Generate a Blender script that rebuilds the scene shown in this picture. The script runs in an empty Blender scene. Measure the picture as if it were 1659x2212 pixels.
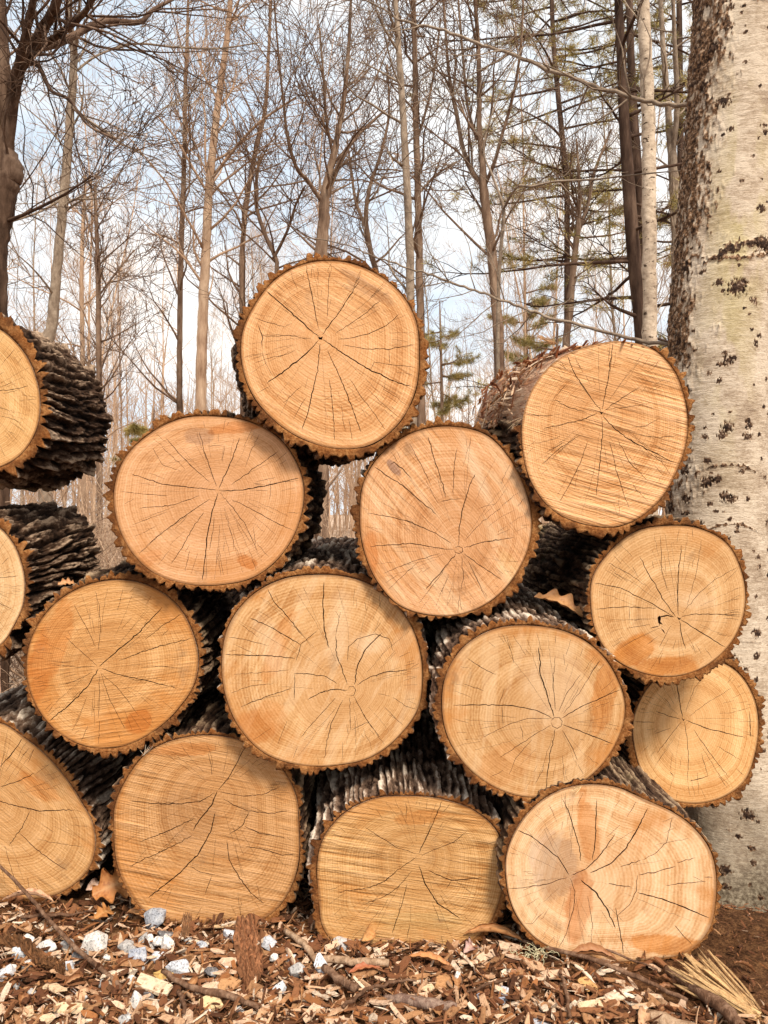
import bpy, math, random
import numpy as np
from mathutils import Vector, geometry
R = math.radians
sc = bpy.context.scene
col = sc.collection

# ------------------------------------------------------------------ camera, sky, sun
CH = 1.11                       # camera height
F = 1661.0                      # focal length in units of the photo drawn 1659 x 2212
cam = bpy.data.objects.new('camera', bpy.data.cameras.new('camera')); col.objects.link(cam)
cam.location = (0, 0, CH); cam.rotation_euler = (R(90), 0, 0)
cam.data.sensor_fit = 'VERTICAL'; cam.data.angle = 2*math.atan(1106/F)
cam.data.clip_start = .02; cam.data.clip_end = 800
sc.camera = cam
SUN_EL, SUN_AZ = 52, 24          # azimuth: degrees to the right of straight behind the camera
w = bpy.data.worlds.new('World'); sc.world = w; w.use_nodes = True
nt = w.node_tree; nt.nodes.clear()
def WN(t, **k):
    n = nt.nodes.new(t)
    for a, b in k.items(): setattr(n, a, b)
    return n
wo = WN('ShaderNodeOutputWorld'); bg = WN('ShaderNodeBackground')
sky = WN('ShaderNodeTexSky', sky_type='NISHITA', sun_disc=False, sun_elevation=R(SUN_EL), sun_rotation=R(180-SUN_AZ))
sky.air_density = 1; sky.dust_density = 2.0; sky.altitude = 50
tc = WN('ShaderNodeTexCoord'); mp = WN('ShaderNodeMapping'); mp.inputs['Scale'].default_value = (1, 1, 1.7); mp.inputs['Location'].default_value = (.35, .2, .1)
cn = WN('ShaderNodeTexNoise'); cn.inputs['Scale'].default_value = 2.6; cn.inputs['Detail'].default_value = 9; cn.inputs['Roughness'].default_value = .55
cr = WN('ShaderNodeValToRGB'); cr.color_ramp.elements[0].position = .38; cr.color_ramp.elements[1].position = .60
cr.color_ramp.elements[0].color = (.12, .12, .12, 1); cr.color_ramp.elements[1].color = (1, 1, 1, 1)
mx = WN('ShaderNodeMix', data_type='RGBA'); mx.inputs[7].default_value = (8.3, 8.05, 7.7, 1)
nt.links.new(tc.outputs['Generated'], mp.inputs[0]); nt.links.new(mp.outputs[0], cn.inputs['Vector']); nt.links.new(cn.outputs[0], cr.inputs[0])
nt.links.new(cr.outputs[0], mx.inputs[0]); th = WN('ShaderNodeMix', data_type='RGBA'); th.inputs[0].default_value = .8; th.inputs[7].default_value = (5.5, 6.55, 7.6, 1); nt.links.new(sky.outputs[0], th.inputs[6]); nt.links.new(th.outputs[2], mx.inputs[6]); nt.links.new(mx.outputs[2], bg.inputs[0])
bg.inputs[1].default_value = .1; nt.links.new(bg.outputs[0], wo.inputs[0])
sun = bpy.data.objects.new('sun', bpy.data.lights.new('sun', 'SUN')); col.objects.link(sun)
sun.data.energy = 3.3; sun.data.angle = R(14); sun.data.color = (1, .90, .77)
sd = Vector((math.sin(R(SUN_AZ))*math.cos(R(SUN_EL)), -math.cos(R(SUN_AZ))*math.cos(R(SUN_EL)), math.sin(R(SUN_EL))))
sun.rotation_euler = sd.to_track_quat('Z', 'Y').to_euler()
sc.view_settings.view_transform = 'Standard'; sc.view_settings.look = 'None'
sc.view_settings.exposure = .62; sc.view_settings.gamma = 1
sc.render.engine = 'CYCLES'
sc.cycles.max_bounces = 5; sc.cycles.diffuse_bounces = 3

# ------------------------------------------------------------------ helpers
def P3(px, py, Y): return Vector(((px-829.5)/F*Y, Y, CH-(py-1106)/F*Y))
def ground_px(px, py):            # where a point of the ground stands in plan (flat front yard)
    Y = CH*F/(py-1106); return (px-829.5)/F*Y, Y

def _h(ix, iy, s):
    n = (ix.astype(np.int64)*374761393 + iy.astype(np.int64)*668265263 + s*1442695041) & 0x7fffffff
    n = ((n ^ (n >> 13))*1274126177) & 0x7fffffff
    n = ((n ^ (n >> 15))*668265263) & 0x7fffffff
    return ((n ^ (n >> 16)) & 0xffffff)/float(0xffffff)
def vn(x, y, s=0, px=None):       # value noise 0..1, periodic in x if px
    x = np.asarray(x, float); y = np.asarray(y, float)+np.zeros_like(x); x = x+np.zeros_like(y)
    ix = np.floor(x).astype(np.int64); iy = np.floor(y).astype(np.int64); fx = x-ix; fy = y-iy
    fx = fx*fx*(3-2*fx); fy = fy*fy*(3-2*fy); i1 = ix+1
    if px: ix = ix % px; i1 = i1 % px
    return (_h(ix, iy, s)*(1-fx)+_h(i1, iy, s)*fx)*(1-fy)+(_h(ix, iy+1, s)*(1-fx)+_h(i1, iy+1, s)*fx)*fy
def fb(x, y, s=0, px=None, o=4):
    r = 0; a = .5; t = 0; k = 1
    for i in range(o):
        r = r+a*vn(np.asarray(x)*k, np.asarray(y)*k, s+i*17, px*k if px else None); t += a; a *= .5; k *= 2
    return r/t

def mesh(name, V, Fc, mats, parent=None, mi=None, smooth=True, attrs=None, loc=None):
    me = bpy.data.meshes.new(name); me.from_pydata([tuple(v) for v in V], [], [tuple(f) for f in Fc])
    for m in (mats if isinstance(mats, (list, tuple)) else [mats]): me.materials.append(m)
    if mi is not None: me.polygons.foreach_set('material_index', np.asarray(mi, dtype=np.int32))
    sm = np.zeros(len(me.polygons), bool); sm[:] = smooth; me.polygons.foreach_set('use_smooth', sm)
    for k, a in (attrs or {}).items():
        a = np.asarray(a, dtype=np.float32)
        if a.ndim == 1: at = me.attributes.new(k, 'FLOAT', 'POINT'); at.data.foreach_set('value', a)
        else: at = me.attributes.new(k, 'FLOAT_COLOR', 'POINT'); at.data.foreach_set('color', np.c_[a, np.ones(len(a))].astype(np.float32).ravel())
    me.update()
    o = bpy.data.objects.new(name, me); col.objects.link(o)
    if parent: o.parent = parent
    if loc is not None: o.location = loc
    return o
def tag(o, label, cat, group=None):
    o['label'] = label; o['category'] = cat
    if group: o['group'] = group
    return o
def empty(name, loc, label, cat, group=None):
    o = bpy.data.objects.new(name, None); col.objects.link(o); o.location = loc; o.empty_display_size = .1
    return tag(o, label, cat, group)
def gridfaces(nu, nv, wrap=True, off=0):
    f = []
    for j in range(nv-1):
        a = off+j*nu; b = a+nu
        for i in range(nu if wrap else nu-1):
            i2 = (i+1) % nu
            f.append((a+i, a+i2, b+i2, b+i))
    return f

# ------------------------------------------------------------------ materials
class NB:
    def __init__(s, name, rough=.85, spec=.25):
        s.m = bpy.data.materials.new(name); s.m.use_nodes = True; s.t = s.m.node_tree
        s.b = s.t.nodes['Principled BSDF']; s.b.inputs['Roughness'].default_value = rough
        s.b.inputs['Specular IOR Level'].default_value = spec
    def n(s, t, **k):
        x = s.t.nodes.new(t)
        for a, b in k.items(): setattr(x, a, b)
        return x
    def l(s, a, b):
        if isinstance(a, (int, float)): b.default_value = a
        elif isinstance(a, (tuple, list)): b.default_value = a if (len(a) == 4 or b.type == 'VECTOR') else (*a, 1)
        else: s.t.links.new(a, b)
    def obj(s): return s.n('ShaderNodeTexCoord').outputs['Object']
    def attr(s, k, c=False):
        a = s.n('ShaderNodeAttribute', attribute_name=k); return a.outputs['Color' if c else 'Fac']
    def mp(s, v, scale=(1, 1, 1), rot=(0, 0, 0), loc=(0, 0, 0)):
        m = s.n('ShaderNodeMapping'); s.l(v, m.inputs[0]); m.inputs['Scale'].default_value = scale
        m.inputs['Rotation'].default_value = rot; m.inputs['Location'].default_value = loc; return m.outputs[0]
    def noise(s, v, scale, det=4, rough=.55, dist=0):
        x = s.n('ShaderNodeTexNoise'); s.l(v, x.inputs['Vector']); x.inputs['Scale'].default_value = scale
        x.inputs['Detail'].default_value = det; x.inputs['Roughness'].default_value = rough; x.inputs['Distortion'].default_value = dist
        return x.outputs[0]
    def vor(s, v, scale, feat='F1', rnd=1):
        x = s.n('ShaderNodeTexVoronoi', feature=feat); s.l(v, x.inputs['Vector']); x.inputs['Scale'].default_value = scale
        x.inputs['Randomness'].default_value = rnd; return x.outputs[0]
    def M(s, op, a, b=0, c=0):
        x = s.n('ShaderNodeMath', operation=op); s.l(a, x.inputs[0]); s.l(b, x.inputs[1]); s.l(c, x.inputs[2]); return x.outputs[0]
    def step(s, v, lo, hi):
        x = s.n('ShaderNodeMapRange', interpolation_type='SMOOTHSTEP'); s.l(v, x.inputs[0]); s.l(lo, x.inputs[1]); s.l(hi, x.inputs[2]); return x.outputs[0]
    def mix(s, f, a, b, mode='MIX'):
        x = s.n('ShaderNodeMix', data_type='RGBA', blend_type=mode); s.l(f, x.inputs[0]); s.l(a, x.inputs[6]); s.l(b, x.inputs[7]); return x.outputs[2]
    def ramp(s, f, stops):
        x = s.n('ShaderNodeValToRGB'); e = x.color_ramp.elements
        while len(e) < len(stops): e.new(.5)
        for i, (p, c) in enumerate(stops): e[i].position = p; e[i].color = (*c, 1)
        s.l(f, x.inputs[0]); return x.outputs[0]
    def bump(s, h, st, dist=.01, prev=None):
        x = s.n('ShaderNodeBump'); x.inputs['Strength'].default_value = st; x.inputs['Distance'].default_value = dist
        s.l(h, x.inputs['Height'])
        if prev is not None: s.l(prev, x.inputs['Normal'])
        return x.outputs[0]
    def done(s, c, nrm=None, rough=None):
        s.l(c, s.b.inputs['Base Color'])
        if nrm is not None: s.l(nrm, s.b.inputs['Normal'])
        if rough is not None: s.l(rough, s.b.inputs['Roughness'])
        return s.m

def wood_face(name, base, saw, sawk=1., stain=.5, seed=0, pale=0., core=.35, stain_c=(.50, .19, .04), spots=()):
    """sawn end grain: growth rings, medullary rays, chain-saw lines and orange water stains"""
    b = NB(name, .8, .2); o = b.obj(); fr = b.attr('frac'); an = b.attr('ang')
    off = b.mp(o, loc=(seed*3.1, seed*1.7, seed*.9))
    wob = b.noise(off, 5, 4, .6)
    fr2 = b.M('ADD', fr, b.M('MULTIPLY', b.M('SUBTRACT', wob, .5), .12))
    comb = b.n('ShaderNodeCombineXYZ'); b.l(fr2, comb.inputs[0]); comb.inputs[1].default_value = seed*5.3
    broad = b.noise(comb.outputs[0], 9, 3, .6)                # uneven years, dark and light bands
    ring = b.M('SINE', b.M('MULTIPLY', fr2, 250.0)); ring2 = b.M('SINE', b.M('MULTIPLY', fr2, 147.0))
    ringamp = b.noise(off, 7, 2)
    c2 = b.n('ShaderNodeCombineXYZ'); b.l(b.M('MULTIPLY', an, 36.0), c2.inputs[0]); b.l(b.M('MULTIPLY', fr, 2.2), c2.inputs[1]); c2.inputs[2].default_value = seed
    ray = b.noise(c2.outputs[0], 2.2, 4, .7)
    s1 = b.noise(b.mp(b.mp(o, rot=(0, R(saw), 0)), scale=(7, 1, 190), loc=(seed, 0, seed)), 1, 4, .6, .2)
    s1b = b.noise(b.mp(b.mp(o, rot=(0, R(saw+2), 0)), scale=(3, 1, 50), loc=(seed, 0, seed*2)), 1, 3, .5)
    sm = b.step(b.noise(off, 5.5, 3), .42, .62)               # saw lines come and go in patches
    sawv = b.M('MULTIPLY', b.M('ADD', b.M('SUBTRACT', s1, .5), b.M('MULTIPLY', b.M('SUBTRACT', s1b, .5), .8)), b.M('ADD', .35, sm))
    fine = b.noise(o, 160, 4, .7)
    cellv = b.noise(b.mp(o, scale=(1, 1, 1)), 14, 4, .6)
    v = b.M('ADD', b.M('MULTIPLY', b.M('SUBTRACT', broad, .5), 1.25), b.M('MULTIPLY', b.M('MULTIPLY', ring, ringamp), .22))
    v = b.M('ADD', v, b.M('MULTIPLY', ring2, .05))
    v = b.M('ADD', v, b.M('MULTIPLY', b.M('SUBTRACT', ray, .5), .40))
    v = b.M('ADD', v, b.M('MULTIPLY', sawv, .8*sawk))
    v = b.M('ADD', v, b.M('MULTIPLY', b.M('SUBTRACT', fine, .5), .75))
    v = b.M('ADD', v, b.M('MULTIPLY', b.M('SUBTRACT', cellv, .5), .65))
    v = b.M('ADD', v, 1.0)
    dark = tuple(x*y for x, y in zip(base, (.70, .56, .42)))
    lite = (min(base[0]*1.24, .9), min(base[1]*1.34, .8), min(base[2]*1.6, .7))
    c = b.ramp(b.M('MULTIPLY', v, .5), [(.30, dark), (.5, base), (.68, lite)])
    # heart: a browner middle
    hm = b.step(b.M('ADD', fr, b.M('MULTIPLY', b.M('SUBTRACT', wob, .5), .5)), .62, .40)
    c = b.mix(b.M('MULTIPLY', hm, core), c, tuple(x*y for x, y in zip(base, (.80, .72, .66))))
    if pale:
        pm = b.step(b.noise(b.mp(b.mp(off, rot=(0, R(saw), 0)), scale=(.8, 1, 4.5)), 6, 5, .6), .50, .62)
        c = b.mix(b.M('MULTIPLY', pm, pale*.65), c, (.80, .58, .36))
    # orange stain: patches, mostly towards the rim
    st = b.noise(b.mp(off, scale=(1, 1, 1.3)), 4.3, 6, .62)
    em = b.M('ADD', st, b.M('MULTIPLY', b.M('SUBTRACT', fr, .65), .33))
    stm = b.step(em, .60-.08*stain, .74-.06*stain)
    c = b.mix(b.M('MULTIPLY', stm, min(1, stain*1.1)), c, stain_c)
    for (cx, cz, rx, rz, rot, cc, amt) in spots:               # traced stains: (centre, radii in m, turn, colour, strength)
        q = b.mp(b.mp(b.mp(o, loc=(-cx, 0, -cz)), rot=(0, R(rot), 0)), scale=(1/rx, 0, 1/rz))
        ln = b.n('ShaderNodeVectorMath', operation='LENGTH'); b.l(q, ln.inputs[0])
        dd = b.M('ADD', ln.outputs['Value'], b.M('MULTIPLY', b.M('SUBTRACT', b.noise(off, 16, 6, .7), .5), 1.5))
        fac = b.M('MULTIPLY', b.M('MULTIPLY', b.step(dd, 1.32 if cc[0] > .7 else 1.12, .45 if cc[0] > .7 else .80), b.M('ADD', .45, b.M('MULTIPLY', s1b, .9))), amt*(.6 if cc[0] > .7 else 1.))
        c = b.mix(fac, c, cc if cc[0] > .7 else b.mix(1, c, (cc[0]*1.75, cc[1]*3.1, cc[2]*7.5), 'MULTIPLY'))
    gr = b.step(b.noise(off, 8.5, 5, .65), .60, .74)           # grey-brown handling dirt
    c = b.mix(b.M('MULTIPLY', gr, .45), c, (.22, .13, .07))
    rim = b.step(fr, .972, .995)
    c = b.mix(b.M('MULTIPLY', rim, .7), c, (.20, .085, .03))
    sp = b.step(b.noise(o, 85, 3, .7), .66, .74)
    c = b.mix(b.M('MULTIPLY', sp, .35), c, (.15, .08, .03))
    n1 = b.bump(s1, .55*min(1.6, sawk), .004); n2 = b.bump(fine, .45, .003, n1); n3 = b.bump(b.M('MULTIPLY', b.M('SUBTRACT', s1b, .5), b.M('ADD', .15, sm)), .6*sawk, .009, n2)
    return b.done(c, n3)

def bark_mat(name, dark, mid, lite, moss=0, rough=.95):
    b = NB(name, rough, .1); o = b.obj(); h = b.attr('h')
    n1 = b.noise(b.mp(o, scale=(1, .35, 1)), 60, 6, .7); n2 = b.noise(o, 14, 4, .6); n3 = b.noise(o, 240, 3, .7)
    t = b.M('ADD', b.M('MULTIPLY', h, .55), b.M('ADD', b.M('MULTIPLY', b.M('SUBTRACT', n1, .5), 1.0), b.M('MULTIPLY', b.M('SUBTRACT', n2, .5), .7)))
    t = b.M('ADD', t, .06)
    c = b.ramp(t, [(.10, dark), (.36, mid), (.62, lite)])  # furrows darker: greyer weathered ridge tops, plus crevice shade put into the colour
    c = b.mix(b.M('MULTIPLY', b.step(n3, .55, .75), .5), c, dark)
    if moss: c = b.mix(b.M('MULTIPLY', b.step(b.noise(o, 9, 5), .56, .66), moss), c, (.10, .115, .03))
    return b.done(c, b.bump(n3, .6, .004, b.bump(n1, .9, .012)))

def m_barkcut():
    b = NB('cut bark edge', .95, .1); o = b.obj()
    n1 = b.noise(o, 130, 5, .75); n2 = b.noise(o, 26, 4, .6)
    t = b.M('ADD', b.M('MULTIPLY', n1, .7), b.M('MULTIPLY', n2, .5))
    c = b.ramp(t, [(.38, (.09, .028, .008)), (.56, (.27, .098, .027)), (.74, (.52, .25, .09))])
    c = b.mix(b.M('MULTIPLY', b.step(b.noise(o, 11, 4, .6), .46, .62), .7), c, (.085, .030, .012))
    return b.done(c, b.bump(n1, 1, .008))
M_CUT = m_barkcut()
def m_crack():
    b = NB('crack wall', .9, .1); n = b.noise(b.obj(), 60, 3)
    return b.done(b.ramp(n, [(.3, (.035, .010, .006)), (.7, (.10, .032, .016))]))
M_CRACK = m_crack()
def m_side():
    b = NB('peeled sapwood', .7, .3); o = b.obj()
    n = b.noise(b.mp(o, scale=(1, .16, 1)), 30, 6, .65, .3); n2 = b.noise(o, 7, 4); n3 = b.noise(b.mp(o, scale=(1, .1, 1)), 120, 4, .7)
    c = b.ramp(b.M('ADD', b.M('MULTIPLY', n, .6), b.M('MULTIPLY', n2, .5)), [(.36, (.17, .065, .032)), (.47, (.38, .19, .11)), (.56, (.60, .38, .24)), (.68, (.82, .62, .43))])
    c = b.mix(b.step(n3, .50, .62), c, (.50, .22, .10))
    return b.done(c, b.bump(n3, 1, .012, b.bump(n, 1, .02)))
M_SIDE = m_side()
BK_DARK = bark_mat('furrowed dark bark', (.010, .005, .003), (.085, .046, .027), (.50, .35, .235))
BK_PALE = bark_mat('flaky pale bark', (.022, .010, .006), (.24, .15, .10), (.86, .72, .57))
BK_MID = bark_mat('furrowed brown bark', (.014, .007, .005), (.11, .062, .038), (.46, .32, .20), .12)
BK_MOSS = bark_mat('mossy dark bark', (.011, .006, .004), (.06, .036, .022), (.30, .21, .13), .4)

# ------------------------------------------------------------------ the logs
REG = {3: (0, 658.3, .5), 4: (438.9, 521.2, .3142), 5: (829.5, 658.3, .5), 6: (0, 1207, .5), 7: (829.5, 1207, .5), 9: (829.5, 1810.4, .5)}
def reg(r, pts): x0, y0, k = REG[r]; return [(x0+k*x, y0+k*y) for x, y in pts]

def outline_fn(center, pts):
    """smooth closed outline r(theta) through traced points (photo units)"""
    a = []; 
    for (x, y) in pts: a.append((math.atan2(-(y-center[1]), x-center[0]) % (2*math.pi), math.hypot(x-center[0], y-center[1])))
    a.sort(); th = np.array([q[0] for q in a]); r = np.array([q[1] for q in a]); n = len(a)
    T = np.linspace(0, 2*math.pi, 720, endpoint=False)
    th3 = np.r_[th-2*math.pi, th, th+2*math.pi]; r3 = np.r_[r, r, r]
    i = np.searchsorted(th3, T)-1
    t0, t1, t2, t3 = th3[i-1], th3[i], th3[i+1], th3[i+2]; p0, p1, p2, p3 = r3[i-1], r3[i], r3[i+1], r3[i+2]
    m1 = (p2-p0)/(t2-t0)*(t2-t1); m2 = (p3-p1)/(t3-t1)*(t2-t1); t = (T-t1)/(t2-t1)
    v = (2*t**3-3*t**2+1)*p1+(t**3-2*t**2+t)*m1+(-2*t**3+3*t**2)*p2+(t**3-t**2)*m2
    def f(a): 
        a = np.asarray(a) % (2*math.pi); return np.interp(a, np.r_[T, 2*math.pi], np.r_[v, v[0]])
    return f
def ell(cx, cy, rx, ry, rot=0, wob=.012, seed=1, n=14):
    rn = random.Random(seed); out = []
    for i in range(n):
        a = 2*math.pi*i/n; x = rx*math.cos(a); y = ry*math.sin(a); k = 1+rn.uniform(-wob, wob); c, s = math.cos(rot), math.sin(rot)
        out.append((cx+(x*c-y*s)*k, cy+(x*s+y*c)*k))
    return out

def wood_part(name, parent, Rf, pith, cracks, length, ax, mat, seed, taper=1.):
    """log core: sawn front face with real cracks cut into it, side wall, back face. Local x right, z up, y away."""
    rn = random.Random(seed); N = 240
    th = np.arange(N)*2*math.pi/N; ro = Rf(th)
    ox, oz = ro*np.cos(th), ro*np.sin(th)
    dense_t = np.arange(1440)*2*math.pi/1440; dr = Rf(dense_t)
    # polar outline about the pith for the rings
    pa = np.arctan2(dr*np.sin(dense_t)-pith[1], dr*np.cos(dense_t)-pith[0]) % (2*math.pi); pr = np.hypot(dr*np.sin(dense_t)-pith[1], dr*np.cos(dense_t)-pith[0])
    o_ = np.argsort(pa); pa = pa[o_]; pr = pr[o_]; pa3 = np.r_[pa-2*math.pi, pa, pa+2*math.pi]; pr3 = np.r_[pr, pr, pr]
    def RP(a): return np.interp(a % (2*math.pi), pa3, pr3)
    V = [Vector((x, z)) for x, z in zip(ox, oz)]; faces = [list(range(N))]
    for k in (0.08, .2, .33, .46, .58, .7, .82, .91, .97):
        m = max(10, int(90*k)); 
        for i in range(m):
            a = 2*math.pi*(i+.5*(int(k*100) % 2))/m; r = RP(a)*k; V.append(Vector((pith[0]+r*math.cos(a), pith[1]+r*math.sin(a))))
    widths = {}
    def clampin(p):
        a = math.atan2(p[1]-pith[1], p[0]-pith[0]); r = math.hypot(p[0]-pith[0], p[1]-pith[1]); m = float(RP(a))*.978
        return p if r <= m else (pith[0]+m*math.cos(a), pith[1]+m*math.sin(a))
    # small random checks running in from the rim, plus short ones further in
    extra = []
    for i in range(46):
        a = rn.uniform(0, 2*math.pi); r1 = float(RP(a)); f1 = rn.choice([rn.uniform(.9, .975), rn.uniform(.5, .93)]); f0 = f1-rn.uniform(.06, .26)
        b = a+rn.uniform(-.05, .05)
        extra.append(([(pith[0]+r1*f1*math.cos(a), pith[1]+r1*f1*math.sin(a)), (pith[0]+r1*f0*math.cos(b), pith[1]+r1*f0*math.sin(b))], rn.uniform(.2, .6)))
    for i in range(20):                                        # long hairline checks between the traced ones
        a = rn.uniform(0, 2*math.pi); r1 = float(RP(a)); f0 = rn.uniform(.12, .45); f1 = rn.uniform(.7, .97); b = a+rn.uniform(-.09, .09); m_ = (f0+f1)/2
        extra.append(([(pith[0]+r1*q*math.cos(t), pith[1]+r1*q*math.sin(t)) for q, t in ((f0, b), (m_, (a+b)/2+rn.gauss(0, .012)), (f1, a))], rn.uniform(.05, .35)))
    for pts, wd in cracks+extra:
        pts = [Vector(clampin(p)) for p in pts]
        W = wd*.00052+.00015
        res = [pts[0]]
        ph = rn.uniform(0, 9)
        for a, b in zip(pts, pts[1:]):
            L = (b-a).length
            if L < 1e-5: continue
            n = max(1, int(L/.0075)); d = (b-a)/L; nrm = Vector((-d.y, d.x))
            for i in range(1, n+1):
                j = rn.gauss(0, .0006)+(rn.choice([-1, 1])*.0016 if rn.random() < .08 else 0)
                res.append(a+d*(L*i/n)+nrm*(j if i < n else j*.3))
        if len(res) < 2: continue
        if len(res) == 2: res.insert(1, (res[0]+res[1])/2+Vector((rn.gauss(0, .0006), rn.gauss(0, .0006))))
        n = len(res); lft = []; rgt = []
        for i, p in enumerate(res):
            d = (res[min(i+1, n-1)]-res[max(i-1, 0)]).normalized(); nrm = Vector((-d.y, d.x)); t = i/(n-1)
            wv = W*(.42+.58*math.sin(math.pi*min(max(.06+.88*t, 0), 1))**.6)*(.75+.5*rn.random())
            if i in (0, n-1): wv = .00025
            lft.append(Vector(clampin(p+nrm*wv))); rgt.append(Vector(clampin(p-nrm*wv)))
        poly = rgt+lft[::-1]
        if sum(p.x*q.y-q.x*p.y for p, q in zip(poly, poly[1:]+poly[:1])) < 0: poly = poly[::-1]
        base = len(V); V += poly; faces.append(list(range(base, base+2*n)))
    vo, eo, fo, ov, oe, of = geometry.delaunay_2d_cdt(V, [], faces, 1, 1e-6, True)
    inc = [any(q > 0 for q in ids) for ids in of]
    nv = len(vo); VV = []; fr = []; ang = []
    for p in vo:
        a = math.atan2(p.y-pith[1], p.x-pith[0]); r = math.hypot(p.x-pith[0], p.y-pith[1])
        VV.append((p.x, 0., p.y)); fr.append(min(1, r/float(RP(a)))); ang.append(a)
    low = {}
    def lo(i):
        if i not in low:
            low[i] = len(VV); p = VV[i]; VV.append((p[0], .014, p[2])); fr.append(fr[i]); ang.append(ang[i])
        return low[i]
    FF = []; MI = []; edges = {}
    for f, c in zip(fo, inc):
        if not c: FF.append(tuple(reversed(f)) if False else tuple(f)); MI.append(0)
        else: FF.append(tuple(lo(i) for i in f)); MI.append(2)
        for i in range(len(f)):
            e = (f[i], f[(i+1) % len(f)]); edges.setdefault(tuple(sorted(e)), []).append(c)
    for (i, j), cs in edges.items():
        if len(cs) == 2 and cs[0] != cs[1]: FF.append((i, j, lo(j), lo(i))); MI.append(2)
    # side wall and back
    b0 = len(VV); ns = 14
    for s in range(ns):
        t = s/(ns-1)
        for i in range(N):
            k = 1+(taper-1)*t; w_ = 1+.012*(math.sin(3*th[i]+seed)*t)
            VV.append((ox[i]*k*w_+ax[0]*t*length, t*length+(0.0004 if s == 0 else 0), oz[i]*k*w_+ax[1]*t*length)); fr.append(1); ang.append(th[i])
    g = gridfaces(N, ns, True, b0); FF += g; MI += [1]*len(g)
    c0 = len(VV); VV.append((ax[0]*length, length, ax[1]*length)); fr.append(0); ang.append(0)
    la = b0+(ns-1)*N
    for i in range(N): FF.append((la+i, la+(i+1) % N, c0)); MI.append(0)
    o = mesh(name, VV, FF, [mat, M_SIDE, M_CRACK], parent, MI, [m == 1 for m in MI], {'frac': fr, 'ang': np.array(ang)/1.0})
    return o

def bark_part(parent, Rf, length, ax, mat, seed, thick=.021, teeth=64, taper=1., strip=None, gap=.0018, minth=.3, tallz=.5):
    """furrowed bark sleeve; its ridges reach the saw cut, so the front edge is scalloped"""
    N = 560; dy = .0085; ns = max(8, int(length/dy)); th = np.arange(N)*2*math.pi/N
    TH, S = np.meshgrid(th, np.linspace(0, 1, ns)); Y = S*length
    u = TH/(2*math.pi)
    cw = 12
    wr = (fb(u*cw, Y*2.4+seed, seed, cw, 3)-.5)*2.4+(fb(u*40, Y*13+seed, seed+3, 40, 2)-.5)*.8
    a = u*teeth+wr
    # ridge numbers wrap only if teeth is whole
    k = np.floor(a); f = a-k; a2 = u*teeth*2.0+wr*1.6; f2 = a2-np.floor(a2)
    amp = .22+.85*vn(k % teeth, Y*9, seed+5, teeth)
    sq = .9+2.2*vn(k % teeth, Y*3, seed+6, teeth); prof = np.clip(1-np.abs(2*f-1)**sq, 0, 1)**.85
    blocks = vn(k % teeth, Y*(17 if 'flaky' in mat.name else 7)+vn(k % teeth, Y*0, seed+9, teeth)*9, seed+11, teeth)   # ridges broken into plates along the log
    brk = np.clip((blocks-.14)/.22, 0, 1)
    h = prof*amp*((.3 if 'flaky' in mat.name else .55)+(.7 if 'flaky' in mat.name else .45)*brk)*(.74+.26*(1-np.abs(2*f2-1)))
    h = h+.55*(fb(u*150, Y*26, seed+21, 150, 3)-.5)+.25*(fb(u*260, Y*140, seed+22, 260, 2)-.5)
    base = np.clip(-.42+1.5*fb(u*7, Y*3, seed+31, 7, 3), .02, 1)
    hh = np.clip(base*.85+h*1.08, .03, 1.6)
    T = thick*hh
    if strip is not None:
        s0, s1, j = strip                              # stripped sector
        edge = (fb(Y*14, Y*0+3, seed+50)-.5)*.28+(fb(u*60, Y*40, seed+51, 60)-.5)*.12
        c = (s0+s1)/2; hw = (s1-s0)/2
        d = np.abs((TH-c+math.pi) % (2*math.pi)-math.pi)+edge
        mk = np.clip((d-hw)/.05, 0, 1); keep = mk > 0
        T = T*mk-(1-mk)*.006
    r0 = Rf(TH)*(1+(taper-1)*S)+gap; rr = r0+T
    # little push-pull of the front edge so that the cut is not laser clean
    yy = Y+np.where(S == 0, (fb(u*200, Y*0, seed+61, 200, 2)-.5)*.004, 0)
    X = rr*np.cos(TH)+ax[0]*S*length; Z = rr*np.sin(TH)+ax[1]*S*length
    V = np.c_[X.ravel(), yy.ravel(), Z.ravel()]; att = np.clip(h.ravel()+.1, 0, 1.2)
    Fc = gridfaces(N, ns); MI = [0]*len(Fc)
    gj = gap*(.3+1.6*fb(th/(2*math.pi)*40, th*0, seed+70, 40))
    def ring(fr_, y, push=0):
        s_ = 0 if y == 0 else 1
        ri = (Rf(th)+gj)*(1 if s_ == 0 else taper); ro = rr[0 if s_ == 0 else -1]
        r = ri+(ro-ri)*fr_
        if strip is not None: r = np.where(ro < ri+.0005, ro, r)
        return np.c_[r*np.cos(th)+ax[0]*y, np.full(N, y)+push, r*np.sin(th)+ax[1]*y]
    n0 = len(V); jit = (fb(th/(2*math.pi)*160, th*0, seed+80, 160, 3)-.5)*.006
    rows = [ring(.66, 0, jit), ring(.33, 0, -jit*.6), ring(0, 0, .0004)]
    inner = rows[-1].copy(); inner[:, 1] += .05; rows.append(inner)
    V = np.vstack([V]+rows+[ring(0, length)]); att = np.r_[att, np.full(N*5, .5)]
    def strip_f(a, b):
        return [(a+i, b+i, b+(i+1) % N, a+(i+1) % N) for i in range(N)]
    for a_, b_ in ((0, n0), (n0, n0+N), (n0+N, n0+2*N), (n0+2*N, n0+3*N)):
        g = strip_f(a_, b_); Fc += g; MI += [1]*N
    g = strip_f(n0+4*N, (ns-1)*N); Fc += g; MI += [1]*N
    return mesh('bark', V, Fc, [mat, M_CUT], parent, MI, True, {'h': att})

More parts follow.
